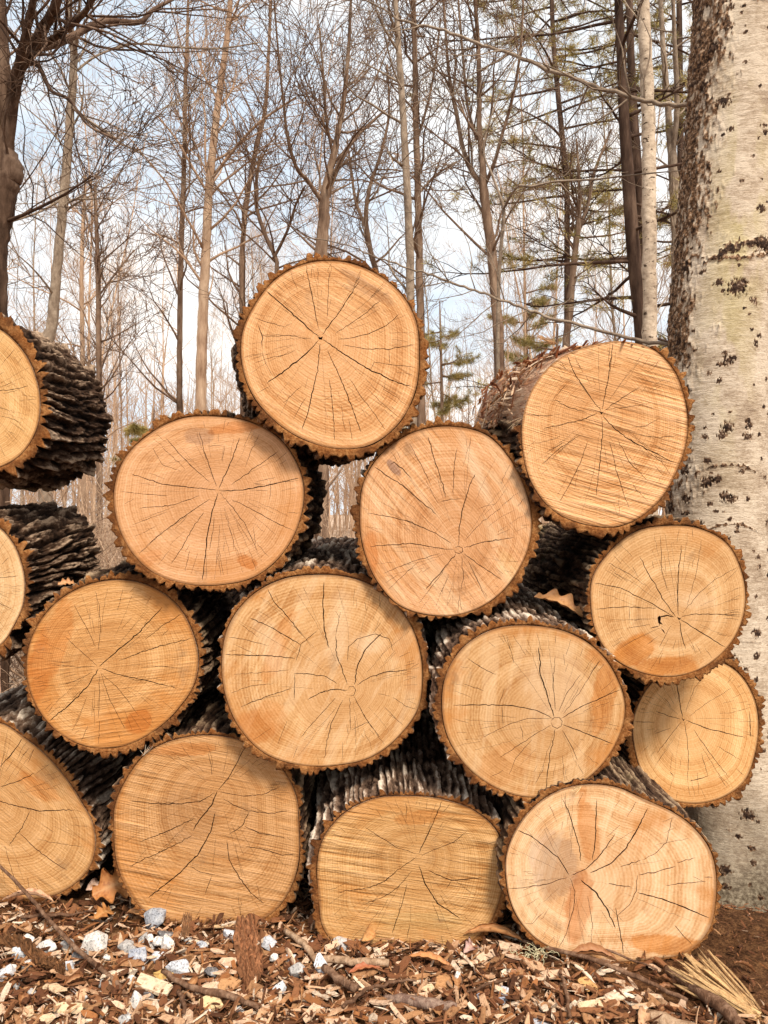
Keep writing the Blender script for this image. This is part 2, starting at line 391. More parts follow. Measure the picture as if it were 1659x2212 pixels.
def make_log(px, py, Y, pts, pith, cracks, length, label, base, bark, saw=20, sawk=1., shift=(0, 0), stain=.5, pale=0, core=.35, teeth=64, thick=.021, seed=1, strip=None, taper=1., yaw=0, spots=()):
    k = Y/F
    f_ = outline_fn((px, py), pts); Rf = lambda a: f_(a)*k
    ctr = P3(px, py, Y)
    e = empty('log', ctr, label, 'log', 'sawn logs stacked in the pile'); e.rotation_euler = (0, 0, R(yaw))
    loc = lambda p: ((p[0]-px)*k, -(p[1]-py)*k)
    cr = [([loc(p) for p in c], wd) for c, wd in cracks]
    m = wood_face('end grain %d' % seed, (base[0], base[1]*.955, base[2]*1.04), saw, sawk, stain, seed, pale, core, spots=[(*loc(q[:2]), q[2]*k, q[3]*k, q[4], q[5], q[6]) for q in spots])
    wood_part('cut_wood', e, Rf, loc(pith), cr, length, shift, m, seed, taper)
    bark_part(e, Rf, length, shift, bark, seed*101, thick, teeth, taper, strip)
    return e
def C(r, *items): return [(reg(r, p), wd) for p, wd in items]

TAN = (.60, .325, .135); YEL = (.65, .362, .145); PINK = (.66, .39, .20); OCH = (.51, .275, .098)
LOGS = [
 dict(px=713, py=765, Y=1.98, pts=[(905,765),(897,690),(862,630),(800,585),(735,565),(660,570),(600,600),(550,660),(524,720),(524,790),(545,850),(590,905),(655,948),(725,968),(800,960),(860,915),(895,850)], pith=reg(4,[(807,660)])[0],
  label='topmost log of the pile, its pale round face above all the others', base=YEL, bark=BK_DARK, saw=-33, sawk=.8, stain=.25, shift=(-.16,.0), length=.50, teeth=62, thick=.019,
  spots=[(790,620,70,16,-32,(.26,.15,.08),.4)], cracks=C(4, ([(395,305),(500,400),(640,520),(760,630),(800,655)],2.6), ([(708,165),(735,320),(765,450),(785,560),(800,610)],1.6), ([(862,205),(862,320),(855,430),(857,480),(850,530)],.9),
   ([(1075,275),(1010,370),(940,480),(820,640)],2), ([(1215,410),(1110,500),(1000,575),(910,635)],1.3), ([(1345,500),(1260,580),(1140,635),(1040,660),(930,672)],1.3), ([(1450,710),(1300,738),(1150,742),(1040,725),(960,712)],1.3),
   ([(820,675),(960,770),(1120,870),(1280,950),(1430,1000)],2.4), ([(855,750),(900,850),(960,980),(1020,1130),(1085,1310)],1.8), ([(805,700),(790,850),(760,1010),(720,1180),(680,1295)],1.9), ([(795,680),(700,780),(590,870),(440,975)],2.6),
   ([(868,950),(885,1080),(900,1250),(903,1370)],1.4), ([(480,260),(560,350)],.7), ([(590,180),(620,270),(650,330)],.7), ([(350,525),(450,560),(560,588),(610,565)],.9), ([(405,650),(520,655),(590,645),(690,668),(740,668)],.9),
   ([(380,580),(402,640),(405,740)],1.5), ([(405,760),(430,840),(480,925)],.7), ([(355,835),(450,805),(580,775),(640,745)],.7), ([(1010,950),(1080,1060),(1150,1150),(1250,1295)],.9), ([(1125,1010),(1250,1130),(1350,1215)],.7),
   ([(550,1110),(620,1045),(680,990)],.7), ([(620,1225),(660,1150),(710,1070)],.7), ([(760,1080),(830,1090),(900,1060)],.7), ([(950,1130),(975,1310)],.7), ([(1000,1220),(1025,1370)],.7), ([(1150,890),(1175,830),(1300,850),(1455,865)],.9),
   ([(1275,740),(1280,840)],.7), ([(1255,955),(1240,1020),(1330,1070),(1400,1130)],.7), ([(790,655),(800,668),(812,668),(822,655)],6))),
 dict(px=450, py=1081, Y=2.03, pts=[(655,1050),(640,1000),(600,945),(540,912),(470,900),(390,905),(320,940),(270,990),(247,1060),(252,1120),(280,1185),(330,1235),(400,1260),(480,1262),(550,1245),(610,1195),(645,1130)], pith=(472,1059),
  label='log left of the see-through gap, just below left of the topmost log', base=TAN, bark=BK_MID, saw=8, sawk=.5, stain=.35, length=.52, teeth=60, thick=.022,
  spots=[(505,925,55,13,5,(.46,.165,.03),.7),(535,1215,24,16,-30,(.46,.165,.03),.8),(430,940,30,18,0,(.26,.15,.08),.5),(320,1210,40,15,35,(.46,.165,.03),.35)], cracks=C(3, ([(935,800),(830,790),(700,775),(620,748),(570,730)],1.7), ([(945,803),(1050,800),(1180,775),(1290,750)],2), ([(942,812),(915,900),(895,1000),(875,1190)],2.3), ([(945,795),(985,710),(1020,620),(1035,575)],1.7), ([(935,785),(905,700),(880,620),(860,550)],1.3),
   ([(905,765),(830,700),(770,640),(715,575)],1.2), ([(1000,778),(1080,720),(1200,635)],1.3), ([(950,812),(1000,870),(1060,950),(1110,1060)],1.1), ([(1000,840),(1100,890),(1200,945),(1275,978)],1.3), ([(905,840),(830,890),(740,955),(640,1035)],1.4),
   ([(860,825),(750,865),(600,880)],1.2), ([(725,825),(620,818),(520,805)],.9), ([(880,895),(830,970),(780,1060),(740,1120)],1.2), ([(925,915),(920,980),(905,1060)],.9), ([(700,615),(750,660),(800,710)],.7), ([(660,620),(700,690),(780,720)],.7),
   ([(970,610),(960,680)],.7), ([(895,610),(965,605)],.7), ([(575,950),(640,925),(720,895)],.7), ([(600,1080),(660,1020),(700,980)],.7), ([(1170,760),(1165,840)],.7), ([(1120,560),(1080,640),(1060,700)],.7), ([(820,1060),(800,1150)],.7), ([(970,900),(1000,990),(1010,1060)],.7), ([(1095,960),(1105,1050)],.7))),
 dict(px=963, py=1127, Y=2.0, pts=[(1148,1140),(1135,1060),(1100,990),(1050,940),(980,922),(900,932),(830,975),(787,1040),(778,1110),(787,1190),(815,1255),(860,1305),(930,1328),(1000,1325),(1070,1290),(1120,1230)], pith=(990,1187),
  label='log right of the see-through gap, with a small round pith set low', base=TAN, bark=BK_PALE, saw=-52, sawk=.9, stain=.3, pale=.5, length=.85, teeth=66, thick=.02,
  spots=[(850,1010,26,10,-50,(.26,.15,.08),.9),(800,1200,18,60,0,(.46,.165,.03),.6),(1030,1020,14,85,24,(.80,.60,.40),.75),(1110,1240,18,60,30,(.60,.40,.16),.5)], cracks=C(5, ([(322,1040),(325,960),(345,860),(370,780),(395,730)],1.8), ([(300,1058),(220,1050),(120,1030),(0,1040),(-60,1045)],1.6), ([(290,1030),(220,985),(120,940),(20,915),(-70,900)],1.4), ([(225,905),(160,850),(80,780),(0,730),(-40,700)],1.9), ([(268,830),(245,750),(215,660),(190,570)],1.6),
   ([(300,820),(300,720),(315,620)],1.2), ([(335,838),(290,840),(245,850)],.9), ([(205,780),(160,690),(110,600)],1.1), ([(345,1050),(430,1025),(560,1005)],1.4), ([(345,1075),(420,1130),(510,1190)],1.6), ([(310,1075),(250,1150),(180,1230)],1.9), ([(335,1085),(345,1180),(335,1230)],.9), ([(365,1110),(400,1180),(440,1270)],1.1),
   ([(240,1075),(120,1110),(0,1160)],.9), ([(25,690),(45,680),(90,720),(120,750)],2), ([(20,620),(60,680)],.8), ([(350,1020),(400,960),(500,880)],.7), ([(410,880),(480,860)],.7), ([(150,1110),(60,1190),(20,1230)],.7), ([(280,1120),(150,1290)],.7),
   ([(306,1050),(322,1043),(338,1050),(340,1066),(326,1076),(308,1070),(304,1058)],1.2))),
 dict(px=1303, py=935, Y=1.97, pts=[(1485,930),(1478,860),(1455,800),(1410,755),(1345,737),(1270,748),(1200,780),(1150,840),(1130,900),(1130,975),(1150,1045),(1200,1105),(1265,1132),(1340,1135),(1410,1095),(1460,1020)], pith=(1300,891),
  label='upper right log leaning on the grey trunk, bark torn off its left side', base=(.64,.35,.135), bark=BK_MID, saw=-17, sawk=1.9, stain=.1, shift=(-.10,.10), length=.55, teeth=58, thick=.021, strip=(R(62),R(172),0),
  cracks=C(5, ([(938,460),(880,380),(820,290),(783,205)],1.6), ([(942,455),(965,340),(990,160)],1.6), ([(950,460),(1030,400),(1110,355)],1.1), ([(960,455),(1060,440),(1150,425)],.9), ([(920,470),(850,500),(760,520),(690,535)],1.6), ([(945,480),(1000,540),(1090,600),(1250,680)],2), ([(940,485),(945,560),(930,700),(918,825)],1.5),
   ([(875,465),(800,445),(740,410)],1.2), ([(730,410),(790,340)],.7), ([(845,565),(760,620),(680,690)],1.2), ([(880,590),(850,680),(800,780),(760,850)],1.1), ([(975,590),(1000,700),(1040,830),(1060,880)],1.1), ([(1010,580),(1060,680),(1140,760)],1.1), ([(1070,530),(1130,525),(1190,490)],.9), ([(1100,560),(1180,575),(1260,565)],1.1),
   ([(700,640),(780,590)],.7), ([(640,600),(700,590),(760,570)],.7), ([(830,720),(870,710),(925,730)],.7), ([(1120,620),(1200,680),(1240,735)],.7), ([(1075,780),(1140,850)],.7), ([(610,470),(690,480),(760,475)],.7), ([(930,460),(940,470),(948,462)],4))),
 dict(px=240, py=1435, Y=2.08, pts=[(428,1430),(415,1365),(380,1305),(320,1265),(260,1253),(195,1262),(130,1295),(85,1345),(60,1410),(60,1470),(82,1530),(125,1580),(190,1612),(260,1612),(330,1580),(385,1530),(418,1480)], pith=(212,1440),
  label='orange stained log on the left, cracked right across from lower left to upper right', base=(0.576,0.311,0.104), bark=BK_MID, saw=7, sawk=1.3, stain=.65, shift=(.0,.05), length=.9, teeth=64, thick=.024,
  spots=[(110,1400,35,120,-20,(.46,.165,.03),.6),(300,1560,30,26,30,(.46,.165,.03),.7)], cracks=C(6, ([(428,465),(500,405),(600,320),(700,210)],2.3), ([(425,475),(380,550),(300,630),(215,700)],2.4), ([(440,475),(530,505),(650,530),(765,560)],1.9), ([(515,440),(620,400),(740,365),(850,335)],1.5), ([(420,462),(350,400),(280,335)],.9), ([(425,395),(435,300),(430,210),(410,140)],1), ([(415,380),(370,290),(320,200)],1), ([(625,350),(700,290),(790,235)],1.2),
   ([(410,465),(330,468),(230,455)],.9), ([(400,490),(320,530),(250,548)],.9), ([(435,490),(470,600),(540,735)],1), ([(428,500),(430,600),(425,690)],.9), ([(440,495),(520,570),(600,680)],.8), ([(610,470),(700,465),(790,475)],.8), ([(375,600),(340,690),(310,745)],.7), ([(380,720),(350,790)],.7), ([(430,700),(425,800)],.7), ([(530,130),(510,220)],.7), ([(150,550),(240,548)],.7))),
 dict(px=697, py=1450, Y=2.03, pts=[(912,1470),(905,1400),(875,1330),(820,1275),(750,1247),(680,1242),(600,1255),(540,1290),(495,1350),(480,1420),(487,1500),(520,1575),(570,1625),(650,1652),(730,1652),(800,1635),(870,1580),(903,1530)], pith=(757,1490),
  label='large central log with an off-centre pith inside a curved ring shake', base=(0.612,0.363,0.144), bark=BK_PALE, saw=62, sawk=.8, stain=.45, pale=.4, length=.8, teeth=74, thick=.018, shift=(.0,.08),
  spots=[(600,1400,20,90,-20,(.46,.165,.03),.55),(560,1560,70,40,30,(.46,.165,.03),.45),(800,1390,38,22,0,(.80,.60,.40),.7),(730,1360,26,80,-8,(.80,.60,.40),.6),(585,1400,30,70,20,(.80,.60,.40),.5)], cracks=C(6, ([(1500,545),(1480,480),(1455,420),(1450,330)],1.7), ([(1530,545),(1545,460),(1580,390),(1650,320)],2.2), ([(1545,545),(1600,510),(1660,490),(1760,480)],1.7), ([(1500,568),(1440,565),(1380,580),(1330,610)],1.9), ([(1455,540),(1400,505),(1340,498),(1270,495)],1.7), ([(1275,495),(1270,610)],1.3), ([(1275,430),(1160,420),(970,412)],2),
   ([(1300,372),(1180,300),(1080,255)],1.9), ([(1280,440),(1300,370),(1370,310)],1.3), ([(1260,560),(1150,595),(1040,640)],1.5), ([(1420,385),(1400,300),(1395,200),(1400,100)],2.3), ([(1305,330),(1250,260),(1180,180),(1150,120)],1.7), ([(1450,330),(1470,230)],.9), ([(1530,595),(1580,690),(1640,770)],1.3), ([(1510,600),(1515,740)],.9), ([(1480,610),(1430,710),(1400,860)],1.2),
   ([(1450,600),(1370,690),(1300,770)],1), ([(1160,375),(1060,350),(980,335)],.9), ([(1520,740),(1600,700)],1.1), ([(1250,480),(1150,490),(1010,500)],.8), ([(1180,540),(1080,550),(1000,580)],.8), ([(1700,600),(1760,640),(1800,650)],.9), ([(1660,640),(1740,720)],.8), ([(1240,700),(1200,800)],.7),
   ([(1500,440),(1505,380),(1545,345),(1620,325),(1680,345),(1700,400)],1.3), ([(1503,565),(1510,552),(1528,552),(1537,568),(1528,590),(1510,592)],1))),
 dict(px=1150, py=1537, Y=1.93, pts=[(1350,1530),(1330,1460),(1290,1405),(1230,1368),(1150,1352),(1060,1362),(1000,1400),(965,1455),(955,1520),(967,1590),(1000,1645),(1060,1695),(1130,1720),(1200,1715),(1270,1680),(1325,1615)], pith=(1202,1561),
  label='log with a coin-sized round pith, just above the bottom right log', base=(0.558,0.329,0.128), bark=BK_PALE, saw=80, sawk=.7, stain=.6, pale=.35, shift=(-.04,.07), length=.95, teeth=72, thick=.019,
  spots=[(1305,1500,26,95,-12,(.46,.165,.03),.75),(1290,1420,26,20,0,(.46,.165,.03),.6),(1090,1650,60,40,30,(.46,.165,.03),.35),(1200,1480,70,90,0,(.80,.60,.40),.5)], cracks=C(7, ([(735,685),(705,590),(675,500),(670,380)],2.5), ([(735,692),(660,655),(560,635),(440,630),(300,632)],1.9), ([(765,690),(850,640),(930,605),(1030,560)],1.7), ([(770,715),(860,750),(990,800)],1.9), ([(740,735),(720,830),(705,930),(700,1010)],1.5), ([(720,720),(650,760),(590,800),(500,860)],1.1), ([(770,740),(810,810),(835,870)],1.3), ([(720,690),(620,690),(540,715),(430,770)],.9),
   ([(740,650),(730,540),(740,420)],.9), ([(755,660),(790,580),(850,500)],.9), ([(775,670),(850,570),(930,440)],.8), ([(485,500),(420,470),(360,430)],1.1), ([(430,570),(340,540)],.9), ([(510,640),(515,720)],.7), ([(500,620),(520,560)],.7), ([(560,450),(550,400),(530,340)],.7), ([(590,720),(600,780)],.7), ([(640,780),(570,860),(540,930)],.7), ([(770,850),(780,960)],.7),
   ([(722,700),(735,686),(757,686),(770,702),(766,722),(748,732),(728,724),(722,708)],1.1))),
 dict(px=1440, py=1297, Y=2.0, pts=[(1610,1290),(1600,1230),(1570,1175),(1510,1142),(1440,1136),(1370,1150),(1315,1195),(1280,1250),(1277,1310),(1290,1370),(1325,1420),(1380,1450),(1440,1461),(1500,1450),(1555,1415),(1595,1360)], pith=(1467,1335),
  label='right-hand log with a small rotten hole by its pith and an orange lower edge', base=(0.612,0.372,0.152), bark=BK_MID, saw=40, sawk=.4, stain=.3, length=1.0, teeth=62, thick=.018,
  spots=[(1372,1405,52,30,28,(.46,.165,.03),.9),(1440,1440,75,24,6,(.46,.165,.03),.9),(1500,1300,40,18,0,(.80,.60,.40),.4)], cracks=C(7, ([(1272,245),(1268,150),(1272,60),(1280,0),(1285,-60)],1.8), ([(1280,262),(1350,305),(1480,385)],1.8), ([(1285,250),(1350,238),(1450,240),(1550,243)],1.4), ([(1260,250),(1210,180),(1150,80),(1105,-10)],1.6), ([(1250,250),(1150,190),(1020,125),(910,105)],1.6), ([(1175,215),(1080,208),(990,210),(910,218)],1.4), ([(1275,268),(1290,350),(1303,390)],1.7),
   ([(1255,252),(1225,245),(1195,250),(1190,290)],3), ([(1205,285),(1190,275),(1186,255),(1192,245)],6), ([(1190,290),(1150,300)],2), ([(1195,300),(1215,325)],2.4), ([(1290,235),(1360,150),(1430,90),(1520,40)],.8), ([(1225,140),(1200,50),(1195,-100)],.9), ([(1130,115),(1050,60),(970,20)],.9), ([(1150,285),(1050,300)],.7), ([(1240,290),(1190,380)],.7), ([(1310,200),(1350,60),(1370,-80)],.7), ([(1060,210),(1060,280)],.7), ([(1266,250),(1275,262),(1285,254)],4))),
 dict(px=1503, py=1580, Y=2.2, pts=[(1638,1570),(1625,1500),(1590,1450),(1540,1425),(1490,1425),(1430,1455),(1390,1500),(1368,1560),(1372,1620),(1395,1680),(1440,1722),(1500,1735),(1560,1722),(1605,1690),(1630,1630)], pith=(1476,1553),
  label='rightmost log, set back and partly hidden by the log with the orange lower edge', base=(.76,.455,.175), bark=BK_MID, saw=-60, sawk=.3, stain=.3, length=.34, teeth=60, thick=.02, shift=(-.03,0),
  cracks=C(7, ([(1290,685),(1275,600),(1258,510)],1.9), ([(1305,698),(1400,735),(1560,772)],1.9), ([(1280,692),(1230,680),(1175,658)],1.4), ([(1170,706),(1075,705)],1.1), ([(1298,705),(1310,780),(1315,870),(1312,960)],1.2), ([(1340,740),(1400,830),(1490,945)],1), ([(1285,705),(1240,760),(1180,840)],.9), ([(1240,730),(1170,755)],.9), ([(1370,840),(1400,940)],.8), ([(1320,680),(1400,620),(1500,560)],.7),
   ([(1440,810),(1540,870)],.8), ([(1165,605),(1110,585)],1.1), ([(1210,600),(1240,640)],.9), ([(1305,660),(1340,560),(1400,480)],.7), ([(1580,660),(1585,770)],1.8), ([(1320,962),(1400,940)],1.6), ([(1235,920),(1250,940)],1.6), ([(1286,686),(1294,698),(1302,690)],4))),
 dict(px=30, py=1755, Y=2.2, pts=[(205,1830),(200,1780),(170,1725),(125,1660),(60,1600),(0,1562),(-70,1560),(-130,1600),(-165,1680),(-165,1790),(-130,1880),(-60,1930),(0,1938),(80,1940),(130,1928),(190,1878)], pith=(-15,1727),
  label='bottom left log cut off by the photo edge', base=(0.576,0.329,0.120), bark=BK_PALE, saw=-38, sawk=1.1, stain=.5, shift=(.03,.05), length=1.0, teeth=70, thick=.022,
  spots=[(80,1700,50,20,-30,(.46,.165,.03),.55)], cracks=C(6, ([(-30,1040),(60,1065),(170,1090),(320,1085)],2.2), ([(130,1090),(100,1150),(40,1240)],1.5), ([(85,1185),(150,1250),(230,1310),(290,1345)],1.5), ([(0,985),(80,960),(150,925)],1.7), ([(0,900),(60,830),(100,770)],1.9), ([(120,880),(150,820)],.9), ([(20,1240),(60,1380),(80,1450)],.9), ([(160,1210),(220,1225),(360,1245)],.8), ([(150,1400),(175,1450)],.7))),
 dict(px=445, py=1790, Y=2.085, pts=[(645,1790),(638,1715),(600,1650),(540,1607),(470,1590),(390,1595),(320,1625),(275,1680),(248,1745),(247,1800),(252,1860),(275,1920),(315,1970),(380,1992),(450,1998),(530,1998),(590,1970),(635,1900)], pith=(471,1707),
  label='bottom row log second from the left, brownish face curving low into the mulch', base=OCH, bark=BK_MID, saw=-12, sawk=1.5, stain=.4, length=1.0, teeth=76, thick=.018,
  spots=[(400,1620,70,14,4,(.46,.165,.03),.6),(400,1760,70,60,0,(.26,.15,.08),.25)], cracks=C(6, ([(942,1000),(985,950),(1030,870),(1065,800)],1.9), ([(938,1005),(910,1070),(860,1130),(835,1175)],2.6), ([(930,1010),(860,1050),(760,1060),(660,1058),(560,1045)],1.9), ([(955,1008),(1050,1025),(1130,1020),(1210,985)],1.4), ([(965,1035),(1010,1065),(1075,1090),(1160,1100),(1240,1090)],1.7), ([(1075,1095),(1050,1150),(990,1190)],1.5),
   ([(1055,1155),(1120,1185),(1230,1205)],1.7), ([(930,1095),(910,1180),(860,1270),(780,1355),(640,1465)],2.5), ([(840,1120),(740,1170),(600,1225)],1.6), ([(830,1195),(740,1245),(640,1290),(560,1330)],1.5), ([(915,935),(910,880),(900,840)],.9), ([(980,1215),(990,1300),(1030,1370),(1080,1440),(1140,1490)],1.9), ([(1060,1245),(1120,1250),(1220,1282),(1280,1275)],1.7), ([(820,1330),(870,1355),(930,1365)],1.3), ([(915,1370),(885,1450)],1.1))),
 dict(px=888, py=1880, Y=1.985, pts=[(1090,1860),(1075,1800),(1030,1755),(960,1728),(880,1720),(800,1728),(735,1765),(695,1820),(685,1880),(690,1940),(697,2000),(730,2040),(800,2048),(900,2048),(990,2046),(1050,2005),(1080,1940)], pith=(903,1847),
  label='bottom row log third from the left, low and wide, flaky whitish bark on top', base=(0.540,0.311,0.108), bark=BK_PALE, saw=-9, sawk=1.9, stain=.35, shift=(-.02,.09), length=1.0, teeth=78, thick=.022,
  spots=[(905,1765,55,18,8,(.46,.165,.03),.6),(900,1990,110,20,0,(.50,.33,.14),.4)], cracks=C(7, ([(150,1275),(190,1190),(230,1100),(255,1040)],1.7), ([(160,1285),(220,1255),(300,1225),(360,1175)],1.1), ([(140,1275),(60,1250),(-20,1200),(-80,1160)],1.1), ([(140,1290),(80,1330),(0,1395),(-60,1420),(-200,1440)],1.5), ([(150,1322),(175,1400),(230,1490),(330,1555)],2.3), ([(190,1345),(230,1365),(290,1390),(360,1385),(430,1375)],1.9),
   ([(290,1395),(265,1430)],.9), ([(100,1405),(75,1500),(35,1620)],1.5), ([(120,1350),(60,1420),(0,1460),(-100,1500)],1.1), ([(95,1130),(95,1050)],.9), ([(290,1490),(400,1520)],.7), ([(110,1580),(100,1640)],.9), ([(-120,1290),(-40,1285),(80,1295)],.8))),
 dict(px=1320, py=1880, Y=1.92, pts=[(1547,1900),(1535,1840),(1500,1790),(1440,1748),(1390,1728),(1335,1702),(1280,1695),(1225,1702),(1170,1730),(1120,1785),(1094,1850),(1094,1900),(1110,1965),(1150,2020),(1210,2055),(1290,2072),(1400,2072),(1480,2058),(1530,2010),(1545,1950)], pith=(1232,1892),
  label='bottom right log, widest and palest face of the pile with wide open cracks', base=(0.684,0.432,0.200), bark=BK_MID, saw=75, sawk=.7, stain=.55, pale=.5, length=.9, teeth=80, thick=.016, stain_c=(.55,.24,.07) if False else None, seed=13,
  spots=[(1195,1870,52,75,10,(.26,.15,.08),.5),(1440,2040,95,22,-6,(.46,.165,.03),.85),(1270,1790,22,85,8,(.45,.17,.04),.8),(1250,1960,30,80,-6,(.44,.17,.05),.8),(1150,1900,30,120,5,(.80,.60,.40),.4)], cracks=C(9, ([(800,160),(760,95),(700,40),(640,-5),(570,-40)],2), ([(810,160),(870,135),(920,90),(960,40),(1000,-20)],1.8), ([(795,168),(700,200),(600,215),(535,220)],1.5), ([(890,150),(980,110),(1040,50),(1090,-30),(1140,-130)],2.6), ([(850,180),(910,230),(960,300),(1000,390)],3), ([(850,100),(845,40),(820,-40),(800,-110),(770,-170)],1.9), ([(900,95),(910,40),(915,-60),(920,-170)],1.9),
   ([(805,175),(825,230),(820,300),(785,420),(755,475)],1.2), ([(1000,300),(1020,400),(1035,500)],1.9), ([(1020,125),(1110,95)],1.4), ([(1120,95),(1180,60),(1220,20),(1245,-90)],1.1), ([(1100,160),(1180,145),(1260,122)],1.6), ([(1265,107),(1345,85)],1.2), ([(1095,160),(1090,230),(1060,290),(1010,335)],1.2), ([(970,195),(1010,205),(1070,212)],1.5), ([(1095,235),(1200,262),(1300,300),(1410,347)],2.6),
   ([(1215,203),(1300,195),(1390,187)],1.3), ([(1385,170),(1425,170)],1.3), ([(1255,375),(1300,430),(1330,460)],1.3), ([(880,250),(900,370),(895,480)],.8), ([(690,320),(640,370),(580,390)],.7))),
 dict(px=-55, py=870, Y=2.08, pts=[(86,870),(75,810),(40,747),(0,712),(-55,695),(-120,705),(-170,760),(-195,840),(-190,920),(-150,990),(-80,1020),(0,1008),(40,985),(75,935)], pith=(-60,858),
  label='upper left log above another, half a face and deeply furrowed dark bark', base=(0.630,0.372,0.136), bark=BK_DARK, saw=-45, sawk=.9, stain=.15, shift=(.02,.01), length=.44, teeth=44, thick=.033,
  cracks=C(3, ([(-120,400),(0,372),(80,362),(120,350)],1.4), ([(0,480),(60,495),(90,510)],.9), ([(-100,420),(-60,560),(-10,650)],1.1))),
 dict(px=-60, py=1268, Y=2.1, pts=[(53,1268),(45,1215),(25,1170),(0,1142),(-60,1120),(-120,1140),(-165,1200),(-178,1270),(-160,1345),(-110,1400),(-40,1410),(0,1393),(30,1350),(48,1310)], pith=(-62,1262),
  label='left edge log between two others, sliver of face and shaggy dark bark', base=(0.666,0.432,0.192), bark=BK_DARK, saw=30, sawk=.5, stain=.1, shift=(.04,.05), length=.46, teeth=46, thick=.032,
  cracks=C(3, ([(-120,1210),(0,1180),(80,1170)],1.2), ([(-100,1230),(0,1290),(60,1320)],.9))),
]
for i, d in enumerate(LOGS):
    d.pop('stain_c', None); d['seed'] = i+1
    made = make_log(**d)
    if d.get('strip'): BARE = made

# ------------------------------------------------------------------ terrain
def gz(x, y):
    x = np.asarray(x, float); y = np.asarray(y, float)
    def ss(a, b, v): t = np.clip((v-a)/(b-a), 0, 1); return t*t*(3-2*t)
    dip = -.33*ss(.80, 1.05, x)*ss(2.12, 2.65, y)
    far = -.55*ss(3.1, 5.5, y)
    und = (fb(x*.25+9, y*.25, 5)-.5)*.8*ss(5, 14, y)
    nr = (fb(x*5, y*5, 7)-.5)*.05*(1-ss(3, 6, y))+(fb(x*26, y*26, 8)-.5)*.02*(1-ss(3, 6, y))
    return np.minimum(dip, far)+und+nr-.012
def terrain():
    def axis(lo, hi, dense0, dense1, dn, growth):
        a = list(np.arange(dense0, dense1, dn)); s = dn
        while a[-1] < hi: s *= growth; a.append(a[-1]+s)
        s = dn; b = []; v = dense0
        while v > lo: s *= growth; v -= s; b.append(v)
        return np.array(b[::-1]+a)
    xs = axis(-260, 260, -1.5, 1.6, .014, 1.09); ys = axis(-30, 420, 1.2, 2.7, .014, 1.09)
    X, Y = np.meshgrid(xs, ys); Z = gz(X, Y)
    V = np.c_[X.ravel(), Y.ravel(), Z.ravel()]
    b = NB('forest soil', .95, .1); o = b.obj()
    n = b.noise(o, 30, 6, .7); n2 = b.noise(o, 160, 4, .75); n4 = b.noise(o, .35, 5, .6)
    c = b.ramp(b.M('ADD', b.M('MULTIPLY', n, .5), b.M('MULTIPLY', n2, .5)), [(.36, (.022, .009, .004)), (.5, (.11, .048, .020)), (.66, (.30, .15, .065))])
    sep = b.n('ShaderNodeSeparateXYZ'); b.l(o, sep.inputs[0])
    lf = b.noise(b.mp(o, scale=(1, 1, .2)), 22, 5, .7)
    lit = b.ramp(lf, [(.3, (.18, .10, .06)), (.5, (.42, .29, .20)), (.7, (.64, .49, .37))])
    c = b.mix(b.step(sep.outputs[1], 3.0, 4.5), c, b.mix(b.step(n4, .5, .65), lit, (.55, .42, .31)))
    t = mesh('ground', V, gridfaces(len(xs), len(ys), False), b.done(c, b.bump(n2, .8, .01, b.bump(n, .8, .02))))
    t['kind'] = 'structure'
terrain()

# ------------------------------------------------------------------ chips, stones, leaves, sticks
def m_tint(name, rough=.85, fib=1.):
    b = NB(name, rough, .2); o = b.obj(); t = b.attr('tint', True)
    n = b.noise(b.mp(o, scale=(1, 1, 1)), 130, 5, .75); n2 = b.noise(o, 30, 4, .6)
    c = b.mix(b.step(n, .44, .72), t, (.16, .075, .03)) if fib else t
    c = b.mix(.55, t, c); c = b.mix(b.M('MULTIPLY', b.step(n2, .55, .7), .5), c, (.20, .10, .045))
    return b.done(c, b.bump(n, .9, .006))
M_CHIP = m_tint('split wood chip')
CHIPC = [(.72, .50, .34), (.60, .37, .22), (.42, .215, .10), (.27, .115, .05), (.20, .078, .034), (.12, .045, .02), (.07, .026, .012), (.33, .13, .045), (.80, .64, .48)]
def chip_geo(rn, L, W, T):
    """a split chip: an irregular faceted sliver, broken ends"""
    n = 5; V = []
    bend = rn.uniform(-.15, .15)*L
    for i in range(n):
        t = i/(n-1)-.5; k = (1-abs(t)**3*rn.choice([.3, .8, 2., 5.5]))*rn.uniform(.9, 1.05)
        cy = rn.uniform(-.12, .12)*W; cz = bend*(t*t*4-.5)*.4
        for (a, b_) in ((-.5, -.45), (.5, -.5), (.42, .5), (-.1, .62), (-.5, .4)):
            V.append((t*L+(rn.uniform(-.10, .10) if i in (0, n-1) else 0)*L, a*W*k+cy*.4+rn.uniform(-.04, .04)*W, b_*T*k+cz))
    Fc = []
    for j in range(n-1):
        for i in range(5): Fc.append((j*5+i, j*5+(i+1) % 5, j*5+5+(i+1) % 5, j*5+5+i))
    Fc.append((4, 3, 2, 1, 0)); Fc.append(tuple(range((n-1)*5, n*5)))
    return np.array(V), Fc
def rotm(a, b, c):
    ca, sa, cb, sb, cc, s_ = math.cos(a), math.sin(a), math.cos(b), math.sin(b), math.cos(c), math.sin(c)
    return np.array([[cc, -s_, 0], [s_, cc, 0], [0, 0, 1]])@np.array([[cb, 0, sb], [0, 1, 0], [-sb, 0, cb]])@np.array([[1, 0, 0], [0, ca, -sa], [0, sa, ca]])
def dirt_zone(x, y): return x > .62+.12*math.sin(y*9) and y > 1.72
def in_log_footprint(x, y):
    for d in LOGS[9:13]:
        k = d['Y']/F; cx = (d['px']-829.5)*k; rr = 190*k
        if y > d['Y']-.004 and abs(x-cx) < rr*.8: return True
    return False
